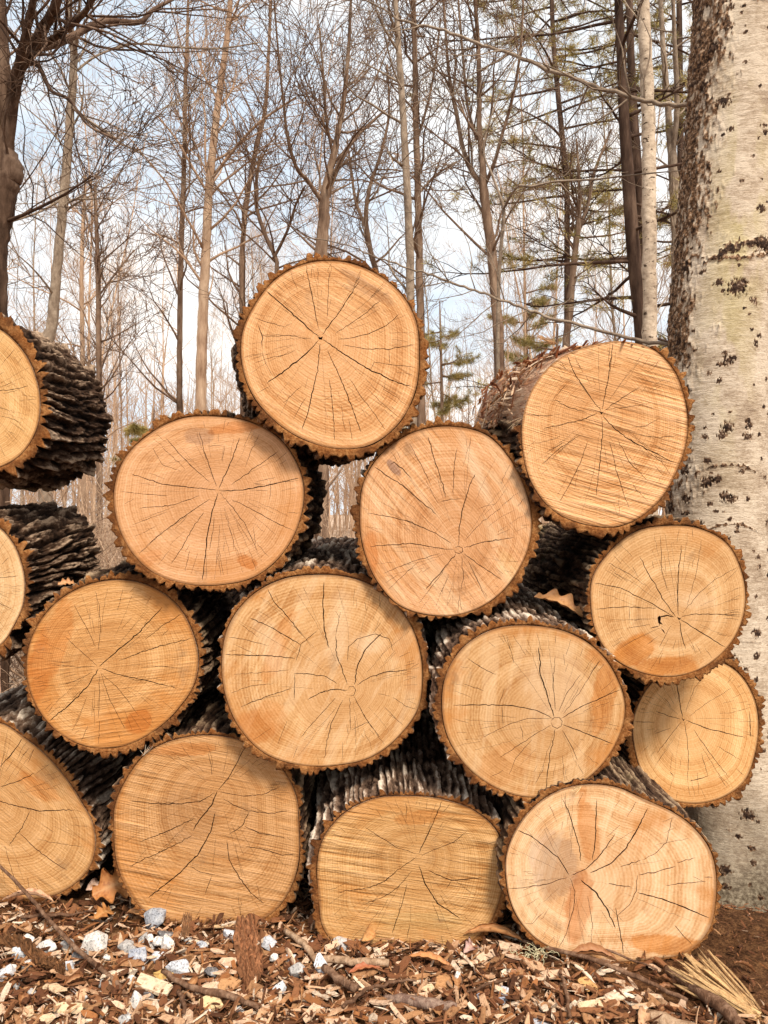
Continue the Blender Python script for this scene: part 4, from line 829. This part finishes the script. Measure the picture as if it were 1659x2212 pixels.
def traced_tree(Y, limbs, label, mat, seed, twigs=26, Lr=(.5, 1.4), maxlev=3, dens=1., up=.1, rmin=.004, name='bare_tree', group=None, foot=True, jit=.25, cat='tree', t0=.1):
    """limbs: lists of (px, py, width px[, extra depth]); the first is the trunk"""
    T = Tree(seed); rn = T.rn; main = []
    for li, lm in enumerate(limbs):
        P = []; dy = 0; sgn = rn.choice([-1, 1])
        for i, q in enumerate(lm):
            yy = Y+(q[3] if len(q) > 3 else (0 if li == 0 else sgn*jit*i*.5)); P.append((P3(q[0], q[1], yy), q[2]*yy/F*.44))
        if li and len(lm[0]) <= 3:      # root the limb on the nearest point of what is already there
            pass
        if li == 0 and foot:
            p, r = P[0]; z = float(gz(p.x, Y))-.05
            k = max(2, int((p.z-z)/.8)); P = [(Vector((p.x+(p.x*0), p.y, z)), r*1.35)]+[(Vector((p.x, p.y, z+(p.z-z)*j/k)), r*(1.2-.2*j/k)) for j in range(1, k)]+P
            m_top = P[-1]; 
        sp = smooth_path(P, 6)
        sp = [(q+Vector((rn.gauss(0, r*.06), 0, 0)), r*rn.uniform(.95, 1.06)) for q, r in sp]
        main.append(sp)
        k = int(twigs*.62) if li == 0 else int(twigs*.36)
        T.sprout(sp, k, Lr, maxlev, t0 if li == 0 and not foot else (.35 if li == 0 else .1), dens, up, rmin)
    base = main[0][0][0].copy()
    e = empty(name, base, label, cat, group)
    sh = lambda P: [[(q-base, r) for q, r in p] for p in P]
    V, Fc = tube(sh(main[:1]), 14); mesh('trunk', V, Fc, mat, e)
    if len(main) > 1 or T.br:
        V, Fc = tube(sh(main[1:]+T.br), sidesf); mesh('branches', V, Fc, mat, e)
    return e
BG = 'bare trees of the wood behind the pile'
traced_tree(4.6, [[(-14,700,66),(-6,560,44),(6,470,46),(14,410,52),(22,370,60),(10,320,44),(6,250,40),(2,160,44),(0,80,40),(-4,0,34),(-10,-160,30)],
  [(14,330,30),(30,200,34),(45,130,30),(60,60,22),(72,0,18),(90,-120,14)], [(20,190,26),(60,120,30),(95,60,28),(120,10,24),(150,-90,18)], [(60,110,16),(130,92,20),(200,55,17),(230,45,16),(300,48,13),(330,22,11),(380,-5,8)],
  [(45,110,16),(95,95,18),(165,45,16),(200,0,12),(230,-70,10)], [(35,140,14),(80,140,12),(110,195,9),(150,215,7),(190,270,6),(250,300,5)], [(10,480,10),(60,460,9),(130,425,7),(200,380,4)]],
  'big dark gnarled tree at the left photo edge with heavy forking limbs', M_T4 if False else m_twig('gnarled dark bark', (.035,.02,.013), (.10,.058,.037), (.24,.155,.105), 20), 1, 26, (.4, 1.2), 3, 1., .06, .0032, 'gnarled_tree')
traced_tree(7.0, [[(98,770,30),(112,700,26),(125,560,22),(137,440,22),(148,300,20),(157,180,19),(159,110,18),(154,70,14),(148,0,11),(140,-120,9)],
  [(159,120,12),(166,85,10),(170,30,8),(180,-60,6)], [(158,160,7),(210,120,7),(290,95,6),(380,102,6),(470,105,5),(560,92,4)], [(150,225,9),(190,260,8),(225,282,7),(252,300,5)], [(135,430,6),(80,460,6),(20,480,5)]],
  'slim smooth grey tree left, forking above a short broken side branch', M_T2, 2, 24, (.5, 1.5), 3, 1., .08, .0045, group=BG)
traced_tree(9.0, [[(435,780,26),(440,640,24),(446,520,22),(452,400,20),(462,300,18),(474,200,16),(488,100,14),(498,0,12),(505,-120,9)], [(455,390,8),(500,330,8),(560,265,7),(640,210,5)], [(450,420,7),(415,360,6),(380,300,5),(340,250,4)], [(470,215,6),(440,160,5),(420,90,4)]],
  'straight pale brown tree standing left of the topmost log', M_T5, 3, 34, (.6, 2.0), 3, 1.1, .1, .005, group=BG)
traced_tree(8.0, [[(692,620,36),(694,540,32),(700,470,28),(703,420,24),(712,370,18),(728,300,14),(742,220,12),(752,120,9),(758,0,7),(762,-80,6)], [(704,430,16),(722,380,14),(745,330,12),(775,290,9),(830,240,6)], [(698,440,11),(668,395,10),(640,360,9),(622,300,8),(612,220,6),(600,100,5),(592,0,4)], [(720,340,8),(705,260,7),(700,180,6),(690,60,5)]],
  'forking tree rising right behind the topmost log', M_T1, 4, 30, (.6, 1.9), 3, 1.15, .14, .0048, group=BG)
traced_tree(5.6, [[(890,760,21),(887,640,20),(884,520,20),(879,400,18),(873,290,17),(866,180,16),(860,90,14),(854,0,12),(848,-120,10)], [(868,356,9),(852,345,8),(838,330,7)], [(872,200,5),(850,150,4),(832,80,3.5),(820,0,3)]],
  'smooth grey pole-like tree with a snapped side stub, right of the topmost log', M_T2, 5, 14, (.4, 1.2), 3, .9, .05, .0035, group=BG)
traced_tree(8.4, [[(910,760,20),(907,640,19),(904,500,17),(902,380,16),(898,250,15),(896,120,13),(893,0,11),(890,-100,9)], [(902,300,7),(925,220,6),(940,140,5),(952,40,4)], [(903,420,6),(940,380,6),(985,350,5)]],
  'dark rough tree close behind the smooth grey pole-like tree', M_T1, 6, 30, (.6, 1.9), 3, 1.1, .1, .0048, group=BG)
traced_tree(8.0, [[(1078,760,26),(1070,640,24),(1062,540,24),(1052,470,23),(1045,410,22),(1042,350,16),(1035,270,13),(1035,180,12),(1032,80,10),(1026,0,9),(1022,-90,7)], [(1044,400,13),(1020,370,12),(1000,320,11),(985,240,10),(970,160,8),(962,60,7),(955,-50,5)], [(1048,400,9),(1068,350,9),(1085,290,8),(1110,200,7),(1125,100,6),(1130,0,5)], [(1030,300,8),(1010,230,7),(1000,120,6),(990,0,5)]],
  'many-forked dark tree between the topmost log and the pines', M_T1, 7, 30, (.6, 1.8), 3, 1.1, .12, .0048, group=BG)
traced_tree(9.5, [[(1222,760,18),(1232,660,17),(1240,560,15),(1248,500,14),(1252,450,10),(1250,380,7),(1245,300,5)], [(1250,500,10),(1270,440,9),(1282,380,8),(1300,330,6),(1320,280,5)], [(1245,520,6),(1225,490,6),(1205,470,4)]],
  'slender y-shaped tree between the many-forked tree and the pines', M_T1, 8, 30, (.5, 1.5), 3, 1.1, .16, .0052, group=BG)
traced_tree(4.0, [[(1077,860,9),(1075,740,9),(1078,600,9),(1085,500,9),(1088,452,9),(1075,410,6),(1060,370,5),(1045,330,4.5),(1055,270,4),(1085,190,3),(1130,100,2.5)], [(1088,452,7),(1105,420,7),(1122,402,7),(1150,403,6),(1200,392,5),(1280,388,4.5),(1350,380,4),(1430,372,3),(1480,368,2)], [(1150,403,4),(1165,430,4),(1180,445,4),(1188,470,3),(1176,480,2)], [(1085,500,3.5),(1110,495,3),(1160,480,2.5),(1195,465,2)]],
  'thin forked sapling growing in front of the pines', M_T2, 9, 9, (.2, .6), 2, .9, .05, .0018, 'sapling')
traced_tree(7.6, [[(1404,800,36),(1403,700,35),(1403,560,35),(1402,440,34),(1402,300,33),(1397,180,32),(1393,80,30),(1390,0,28),(1386,-100,26)]],
  'pale trunk flecked with dark spots, right of the two pines', M_T3, 10, 6, (.4, 1.0), 3, .8, .05, .0045, 'birch_tree')
traced_tree(8.5, [[(1462,560,26),(1458,440,24),(1452,350,22),(1444,250,16),(1436,150,14),(1430,60,12),(1424,-60,10)], [(1452,340,13),(1462,250,13),(1460,150,12),(1456,60,10),(1452,-60,9)]],
  'grey twin-stemmed tree between the spotted trunk and the big grey trunk', M_T2, 11, 20, (.5, 1.4), 3, 1., .08, .005, group=BG)
traced_tree(11, [[(388,760,14),(390,600,13),(394,470,12),(398,340,11),(400,200,9),(405,60,7),(408,-60,5)]], 'thin straight tree left of the pale brown tree', M_T1, 12, 40, (.7, 2.2), 3, 1.1, .1, .006, group=BG)
traced_tree(12, [[(525,760,14),(522,600,13),(528,480,12),(545,360,11),(572,240,10),(580,120,8),(585,0,7)]], 'thin leaning tree between the pale brown tree and the topmost log', M_T1, 13, 40, (.7, 2.2), 3, 1.1, .1, .006, group=BG)
traced_tree(10, [[(215,860,14),(213,740,13),(212,600,12),(208,480,9),(205,400,7)], [(213,640,5),(250,590,5),(290,540,4)]], 'short dead-looking tree left with stubby twigs', M_T1, 14, 44, (.4, 1.5), 3, 1., .1, .006, group=BG)
traced_tree(11, [[(180,900,11),(178,740,11),(176,600,10),(180,470,8),(185,380,6)]], 'thin pale tree just left of the dead-looking tree', M_T5, 15, 40, (.5, 1.7), 3, 1., .1, .006, group=BG)
traced_tree(9, [[(600,780,12),(598,600,11),(596,560,11),(570,500,10),(552,430,9),(560,340,7)], [(590,560,9),(620,500,7),(640,440,6),(660,400,4)]], 'crooked tree at the left shoulder of the topmost log', M_T1, 16, 30, (.5, 1.7), 3, 1.1, .1, .005, group=BG)
traced_tree(10, [[(830,700,16),(815,600,14),(800,540,13),(790,470,12),(800,400,9),(820,340,8),(840,250,6),(836,140,5)], [(795,500,9),(770,440,8),(760,380,6),(750,300,4)]], 'bent tree just left of the smooth grey pole-like tree', M_T1, 17, 34, (.6, 1.9), 3, 1.1, .12, .0055, group=BG)

# pines
def m_needle():
    b = NB('pine needles', .6, .3); o = b.obj(); n = b.noise(o, 3, 4, .6)
    return b.done(b.ramp(n, [(.35, (.13, .105, .03)), (.5, (.32, .255, .075)), (.66, (.54, .42, .16))]))
M_NEED = m_needle()
def needles(pts, rn, L=.09, per=16, w=.0022):
    V = []; Fc = []
    for p, d in pts:
        for k in range(per):
            v = (d*.7+Vector((rn.gauss(0, .8), rn.gauss(0, .8), rn.gauss(0, .8)))).normalized(); s = v.cross(Vector((rn.gauss(0, 1), rn.gauss(0, 1), rn.gauss(0, 1)))).normalized()*w
            a = p+v*L*.1; b = len(V); e = p+v*L*rn.uniform(.7, 1.15)
            V += [tuple(a-s), tuple(a+s), tuple(e)]; Fc.append((b, b+1, b+2))
    return V, Fc
def pine(trunk, Y, label, seed, z0, z1, nb, bl=(1., 2.4), need=1., nl=.1, w=.003, dirx=0):
    young = 'young' in label or 'little' in label
    rn = random.Random(seed); P = smooth_path([(P3(x, y, Y), wd*Y/F*.5) for x, y, wd in trunk], 6)
    p, r = P[0]; z = float(gz(p.x, Y))-.05; P = [(Vector((p.x, p.y, z)), r*1.3)]+P
    base = P[0][0].copy(); T = Tree(seed); tips = []
    for i in range(nb):
        zz = z0+(z1-z0)*i/nb+rn.uniform(-.1, .1); c = min(P, key=lambda q: abs(q[0].z-zz)); a = rn.uniform(0, 2*math.pi); L = rn.uniform(*bl)
        d = Vector((math.cos(a)+dirx, math.sin(a)*.8, rn.uniform(-.05, .3))).normalized(); q = c[0].copy(); q.z = zz; pts = []; n = 9; rr = .016+.008*rn.random()
        for k in range(n+1):
            pts.append((q.copy(), rr*(1-.8*k/n))); d = (d+Vector((rn.gauss(0, .09), rn.gauss(0, .09), -.05+.02*k+rn.gauss(0, .05)))).normalized(); q = q+d*L/n
        T.br.append(pts)
        for k in range(3, n+1):
            for m in range(2):
                b, _ = pts[min(k, n)]; dd = (pts[min(k, n)][0]-pts[k-1][0]).normalized(); sd = dd.cross(Vector((0, 0, 1))).normalized()*rn.choice([-1, 1]); nd = (dd*.6+sd*rn.uniform(.3, 1)+Vector((0, 0, rn.uniform(-.2, .3)))).normalized()
                l2 = L*rn.uniform(.1, .28); tw = [(b, .006), (b+nd*l2*.5+Vector((0, 0, .02)), .005), (b+nd*l2, .003)]; T.br.append(tw)
                if rn.random() < need:
                    for u in (.5, .75, 1.): tips.append((b+nd*l2*u, nd))
    e = empty('pine_tree', base, label, 'pine tree')
    V, Fc = tube([[(q-base, r) for q, r in P]], 12); mesh('trunk', V, Fc, M_T1 if young else M_T4, e)
    V, Fc = tube([[(q-base, r) for q, r in b] for b in T.br], sidesf); mesh('branches', V, Fc, M_T1 if young else M_T4, e)
    if tips:
        V, Fc = needles([(q-base, d) for q, d in tips], rn, nl, 26 if young else 17, w); mesh('needles', V, Fc, M_NEED, e, None, False)
    return e
pine([(1390,800,32),(1385,700,31),(1370,560,30),(1358,400,27),(1348,250,23),(1342,120,20),(1336,0,18),(1330,-160,14)], 8.2, 'nearer dark pine trunk with spoke-like dead branches', 21, 1.6, 7.4, 26, (.8, 2.3), .34, .11, .003, -.35)
pine([(1398,800,26),(1394,640,25),(1386,480,24),(1374,340,22),(1368,240,20),(1362,100,16),(1358,-100,13)], 9.6, 'darker pine trunk hidden half behind the nearer pine', 22, 3, 9.2, 18, (.9, 2.3), .55, .11, .0032, .0)
pine([(1225,420,12),(1215,300,12),(1205,200,11),(1195,80,10),(1190,-60,9)], 13, 'pine with dark needle tufts high between the forked tree and pine trunks', 23, 5.2, 11.2, 44, (.9, 2.4), .8, .15, .0045)
pine([(1470,300,14),(1468,100,13),(1466,-80,11)], 14, 'pine showing green tufts beside the big grey trunk', 24, 5.5, 12., 32, (.9, 2.3), .8, .15, .005)
pine([(1140,900,7),(1138,760,6),(1136,670,4),(1134,600,2)], 19, 'small olive green young pine behind the sapling', 25, 0.5, 6.6, 40, (.4, 1.1), 1, .16, .0035)
pine([(955,900,7),(953,780,6),(951,700,4),(950,650,2)], 20, 'small olive green young pine right of the topmost log', 26, .5, 6.0, 34, (.4, 1.2), .9, .16, .0035)
pine([(1200,930,9),(1202,800,8),(1204,700,4)], 16, 'low young pine half hidden behind the bark-stripped log', 27, .3, 4.6, 26, (.4, 1.1), 1, .17, .0035)
pine([(330,930,6),(332,900,4),(333,880,2)], 17, 'little green pine top above the left logs', 28, .6, 3.2, 20, (.4, .9), 1, .16, .0055)

# shrubs and filler trees: prototypes, then copies with parts
def proto_tree(seed, H, r, label, mat, lo=.25, nb=26, Lr=(1., 3.), lean=.02, fork=True, rmin=.004, dens=1.45):
    T = Tree(seed); rn = T.rn; P = []; q = Vector((0, 0, -.1)); d = Vector((rn.gauss(0, lean), rn.gauss(0, lean), 1)).normalized(); n = 16
    for i in range(n+1):
        P.append((q.copy(), .5*r*(1-.8*i/n)*(1.25 if i == 0 else 1))); d = (d+Vector((rn.gauss(0, .035), rn.gauss(0, .035), .05))).normalized(); q = q+d*H/n
    T.sprout(P, nb, Lr, 3, lo, dens, .22, rmin, .5, (.35, .95))
    e = empty('bare_tree', (0, 0, 0), label, 'tree', 'slender bare trees deep in the wood')
    V, Fc = tube([P], 8); mesh('trunk', V, Fc, mat, e); V, Fc = tube(T.br, lambda r_: 4 if r_ > .02 else 3); mesh('branches', V, Fc, mat, e)
    return e
def copy_tree(o, label=None):
    c = o.copy(); col.objects.link(c)
    for ch in o.children:
        k = ch.copy(); col.objects.link(k); k.parent = c
    if label: c['label'] = label
    return c
protos = [proto_tree(101, 13, .10, 'slender bare tree deep in the wood', M_T5), proto_tree(102, 15, .13, 'slender bare tree deep in the wood', M_T1, .3), proto_tree(103, 11, .07, 'slender bare tree deep in the wood', M_T5, .15, 30),
          proto_tree(104, 14, .12, 'slender bare tree deep in the wood', M_T2, .35), proto_tree(105, 9, .05, 'slender bare tree deep in the wood', M_T5, .1, 34, (.8, 2.2)), proto_tree(106, 16, .15, 'slender bare tree deep in the wood', M_T5, .3, 30)]
rn = random.Random(12); used = [False]*6
for i in range(78):
    Y = 14+38*(i/78)**.8+rn.uniform(-1, 1); x = rn.uniform(-.56, .56)*Y
    j = rn.choice([0, 1, 2, 2, 3, 4, 4, 5])
    if used[j]: o = copy_tree(protos[j])
    else: o = protos[j]; used[j] = True
    o.location = (x, Y, float(gz(x, Y))); o.rotation_euler = (0, 0, rn.uniform(0, 6.3)); s = rn.uniform(.75, 1.2); o.scale = (s, s, s*rn.uniform(.9, 1.15))
def far_wood():
    T = Tree(400); rn = T.rn; tr = []
    for i in range(430):
        Y = rn.uniform(50, 80); x = rn.uniform(-.62, .62)*Y; z = float(gz(x, Y))-.2; H = rn.uniform(7, 15); r = rn.uniform(.05, .16); P = [(Vector((x, Y, z)), r)]; q = P[0][0].copy()
        for k in range(5): q = q+Vector((rn.gauss(0, .25), rn.gauss(0, .2), H/5)); P.append((q.copy(), r*(1-.17*(k+1))))
        tr.append(P)
        for k in range(9):
            i0 = rn.randrange(1, 5); b = P[i0][0]; d = Vector((rn.gauss(0, 1), rn.gauss(0, .6), rn.uniform(.4, 1.4))).normalized(); L = rn.uniform(1.2, 3.4)
            m1 = b+d*L*.5+Vector((rn.gauss(0, .15), 0, .1)); e1 = b+d*L+Vector((0, 0, .4)); tr.append([(b, .03), (m1, .022), (e1, .012)])
            for u in range(4):
                w0 = b.lerp(e1, rn.uniform(.2, .9)); tr.append([(w0, .014), (w0+Vector((rn.gauss(0, .5), rn.gauss(0, .4), rn.uniform(.2, .9))), .008)])
    V, Fc = tube(tr, 3); o = mesh('far_wood', V, Fc, M_T5); o['kind'] = 'stuff'; tag(o, 'hazy mass of thin bare trees closing the view far behind the pile', 'far wood')
far_wood()
def proto_shrub(seed, H, mat, label):
    T = Tree(seed); rn = T.rn
    for i in range(13):
        a = rn.uniform(0, 6.3); T.grow(Vector((rn.gauss(0, .12), rn.gauss(0, .12), -.05)), Vector((math.cos(a)*.45, math.sin(a)*.45, 1)), H*rn.uniform(.55, 1), .011, 0, 2, 8, 1.5, .04, .16, .003)
    V, Fc = tube(T.br, lambda r_: 5 if r_ > .008 else 3); return tag(mesh('bare_shrub', V, Fc, mat), label, 'shrub', 'tangled bare shrubs behind the pile')
sh = [proto_shrub(201, 2.3, M_T5, 'tangled bare shrub behind the pile'), proto_shrub(202, 1.9, M_T1, 'tangled bare shrub behind the pile'), proto_shrub(203, 2.6, M_T5, 'tangled bare shrub behind the pile')]
rn = random.Random(9); us = [0]*3
for i in range(44):
    Y = rn.uniform(4.6, 13); x = rn.uniform(-.52, .40)*Y if i % 3 else rn.uniform(-.5, -.05)*Y; j = i % 3
    o = sh[j] if not us[j] else sh[j].copy()
    if us[j]: col.objects.link(o)
    us[j] = 1; o.location = (x, Y, float(gz(x, Y))); o.rotation_euler = (0, 0, rn.uniform(0, 6.3)); s = rn.uniform(.7, 1.15); o.scale = (s, s, s)

# ------------------------------------------------------------------ the big grey trunk on the right
def big_trunk():
    Yb = 2.75; k = Yb/F
    lft = [(-260,1524),(0,1510),(150,1498),(300,1487),(500,1472),(700,1455),(900,1448),(1100,1447),(1300,1450),(1500,1458),(1700,1470),(1850,1478),(1960,1475),(2040,1450)]
    rad = [(-260,106),(0,104),(300,103),(700,104),(1100,102),(1500,104),(1750,114),(1900,130),(2040,165)]
    ys = np.array([q[0] for q in lft]); xs = np.array([q[1] for q in lft]); ry = np.array([q[0] for q in rad]); rv = np.array([q[1] for q in rad])
    base = P3(1570, 1960, Yb); zb = base.z-.12; N = 520; M = 820; ztop = CH+(1106+260)*k
    Z = np.linspace(zb, ztop, M); py = 1106-(Z-CH)/k
    # ease the traced lines
    rr = np.interp(py, ry, rv)*k; lx = (np.interp(py, ys, xs)-829.5)*k
    ker = np.hanning(61); ker /= ker.sum(); lx = np.convolve(np.pad(lx, 30, 'edge'), ker, 'valid'); rr = np.convolve(np.pad(rr, 30, 'edge'), ker, 'valid')
    cx = lx+rr
    th = np.arange(N)*2*math.pi/N; TH, ZZ = np.meshgrid(th, Z); u = TH/(2*math.pi)
    rad_ = rr[:, None]*(1+.025*np.sin(2*TH+1)+.02*(fb(u*6, ZZ*1.5, 3, 6, 2)-.5))
    rad_ = rad_+np.clip((.35-ZZ-0.0)/.6, 0, 1)**2*.05*(np.sin(TH*5+1)*.5+.5)
    dark = np.zeros_like(TH); disp = np.zeros_like(TH); lich = np.zeros_like(TH)
    # the rough side (angle pi = left in the picture), wider towards the top
    noise = (fb(u*16, ZZ*7, 11, 16, 4)-.5)+.9*(fb(u*90, ZZ*34, 41, 90, 3)-.5)
    halfw = np.interp(ZZ, [.8, 1.2, 1.7, 2.2, 2.9, 3.4], [.10, .42, .62, .78, .98, 1.1])
    d = np.abs((TH-math.pi*1.02+math.pi) % (2*math.pi)-math.pi)
    rough = np.clip((halfw+.14-d+noise*1.15)/.60, 0, 1)
    fine = fb(u*150, ZZ*48, 12, 150, 3); dark = np.maximum(dark, np.clip(rough*1.15+(fine-.5)*1.5-.22, 0, .78))
    pl = fb(u*90, ZZ*40, 13, 90, 3); disp += rough*(.002+.020*(pl-.35))
    rn = random.Random(3)
    # old branch-collar scars: arcs that sag across the trunk
    for (pyc, thc, wid, sag, ht, st) in [(60,4.75,1.3,.05,.035,.9),(560,4.9,1.5,-.06,.05,1.),(590,4.5,1.2,.03,.03,.8),(1010,4.5,1.2,-.05,.018,.9),(1130,4.6,1.2,-.07,.014,.8),(1370,4.7,1.3,-.02,.008,.5)]:
        zc = CH+(1106-pyc)*k; dt = (TH-thc)/wid
        zl = zc+sag*dt*dt*2; m = np.clip(1-np.abs(ZZ-zl)/ht, 0, 1)*np.clip(1.4-np.abs(dt)*1.2, 0, 1)
        sp = fb(u*110, ZZ*70, 15+int(pyc), 110, 3)*.75+.25*fb(u*22, ZZ*12, 5+int(pyc), 22, 2); mm = np.clip((m*.75+sp-.95)/.16, 0, 1)*st; dark = np.maximum(dark, mm); disp += mm*.004-(m > .3)*.001
    # knots: raised lens, dark broken centre
    K = []
    for i in range(420):
        K.append((rn.uniform(3.0, 6.5), rn.uniform(zb+.05, ztop), rn.uniform(.0035, .0085)*(1.7 if rn.random() < .2 else 1)))
    K += [(4.55, CH+(1106-650)*k, .022), (4.95, CH+(1106-98)*k, .012), (4.3, CH+(1106-1038)*k, .011), (4.9, CH+(1106-930)*k, .010), (4.45, CH+(1106-800)*k, .011), (5.0, CH+(1106-560)*k, .02)]
    sph = fb(u*260, ZZ*150, 19, 260, 2)
    for (t, z, s) in K:
        j0 = int((z-zb)/(ztop-zb)*M); w_ = int(s*6/(ztop-zb)*M)+4; a = max(0, j0-w_); b = min(M, j0+w_)
        if a >= b: continue
        dth = ((TH[a:b]-t+math.pi) % (2*math.pi)-math.pi)*rr[a:b, None]; dz = (ZZ[a:b]-z)
        q = np.sqrt((dth/(s*1.25))**2+(dz/s)**2)
        disp[a:b] += np.exp(-q*q*.7)*s*.55
        core = np.clip((1.35-q+(sph[a:b]-.5)*2.2)/.35, 0, 1); dark[a:b] = np.maximum(dark[a:b], core); disp[a:b] -= core*s*.35
    lich = np.clip((fb(u*14, ZZ*5, 23, 14, 4)-.50)/.10, 0, 1)*np.exp(-((ZZ-2.0)/.55)**2)*np.clip(1-np.abs(TH-4.5)/.8, 0, 1)
    fl = fb(u*30, ZZ*190, 25, 30, 3); disp += (fl-.5)*.0012
    r = rad_+disp
    X = cx[:, None]+r*np.cos(TH); Yv = Yb+r*np.sin(TH)
    V = np.c_[X.ravel(), Yv.ravel(), ZZ.ravel()]-np.array([cx[0], Yb, zb])
    b = NB('grey spotted bark', .85, .2); o = b.obj()
    n1 = b.noise(b.mp(o, scale=(1, 1, 5)), 22, 6, .75); n2 = b.noise(o, 9, 5, .65); n3 = b.noise(b.mp(o, scale=(1, 1, 3)), 90, 4, .7)
    c = b.ramp(b.M('ADD', b.M('MULTIPLY', n1, .35), b.M('ADD', b.M('MULTIPLY', n2, .35), b.M('MULTIPLY', n3, .30))), [(.36, (.20, .13, .085)), (.46, (.42, .315, .22)), (.56, (.66, .54, .41))])
    c = b.mix(b.M('MULTIPLY', b.attr('lichen'), .5), c, (.46, .38, .13))
    sep = b.n('ShaderNodeSeparateXYZ'); b.l(o, sep.inputs[0])
    foot = b.step(b.M('ADD', sep.outputs[2], b.M('MULTIPLY', b.noise(o, 5, 4), .5)), .95, .45)
    ft = b.ramp(b.noise(o, 70, 5, .7), [(.36, (.07, .048, .03)), (.5, (.19, .15, .10)), (.66, (.38, .32, .23))])
    c = b.mix(foot, c, ft)
    dk = b.attr('dark'); n4 = b.noise(o, 75, 5, .7)
    dc = b.ramp(n4, [(.36, (.016, .008, .005)), (.47, (.085, .042, .020)), (.57, (.26, .14, .07)), (.66, (.55, .41, .29))])
    c = b.mix(b.step(dk, .3, .75), c, dc)
    c = b.mix(b.step(dk, .80, .97), c, b.ramp(n4, [(.42, (.022, .011, .007)), (.56, (.085, .045, .025)), (.66, (.33, .24, .17))]))
    m = b.done(c, b.bump(n3, .5, .004, b.bump(n1, .5, .006)))
    e = empty('birch_tree', (cx[0], Yb, zb), 'big pale grey trunk at the right photo edge, pocked with dark knots', 'tree')
    mesh('trunk', V, gridfaces(N, M), m, e, None, True, {'dark': dark.ravel(), 'lichen': lich.ravel()})
    # two long dead branches reaching left
    base = Vector((cx[0], Yb, zb)); T = Tree(55)
    def branch(pts, nm, tw, Lr):
        P = smooth_path([(P3(x, y, yy)-base, wd*yy/F*.40) for x, y, wd, yy in pts], 7)
        P = [(q+Vector((T.rn.gauss(0, .002), T.rn.gauss(0, .002), T.rn.gauss(0, .003))), r_*T.rn.uniform(.93, 1.1)) for q, r_ in P]
        T.br = []; T.sprout(P, tw, Lr, 3, .15, .8, .05, .0016, .5, (.6, 1.2)); V, Fc = tube([P]+T.br, lambda r_: 9 if r_ > .005 else (5 if r_ > .002 else 3)); mesh(nm, V, Fc, M_T2, e)
    branch([(1530,236,14,2.72),(1495,229,12,2.75),(1420,222,12,2.8),(1330,200,11,2.86),(1240,170,10,2.92),(1130,128,9,3.0),(1030,92,8,3.05),(950,62,7,3.1),(870,45,5.5,3.15),(820,15,4,3.2),(760,-10,3,3.2)], 'branch', 26, (.25, .8))
    branch([(1520,760,11,2.74),(1440,745,10,2.8),(1340,726,9,2.9),(1200,690,8,3.0),(1130,665,7,3.05),(1060,640,6.5,3.1),(980,612,6,3.15),(900,583,5,3.2),(820,558,4,3.25),(740,527,3,3.3),(640,510,2,3.35)], 'branch', 20, (.2, .6))
big_trunk()
# springy twigs in the gap under the topmost log
free_stick([(P3(686,1200,3.2),.008),(P3(684,1140,3.2),.0075),(P3(676,1085,3.2),.007),(P3(668,1030,3.2),.0055),(P3(660,985,3.2),.004)], 'thin sapling stem seen through the gap under the topmost log', M_T1, 'sapling', 'sapling')
free_stick([(P3(680,1083,3.2),.0055),(P3(705,1058,3.2),.005),(P3(730,1025,3.2),.004),(P3(755,985,3.2),.003)], 'slanting twig seen through the gap under the topmost log', M_T1)
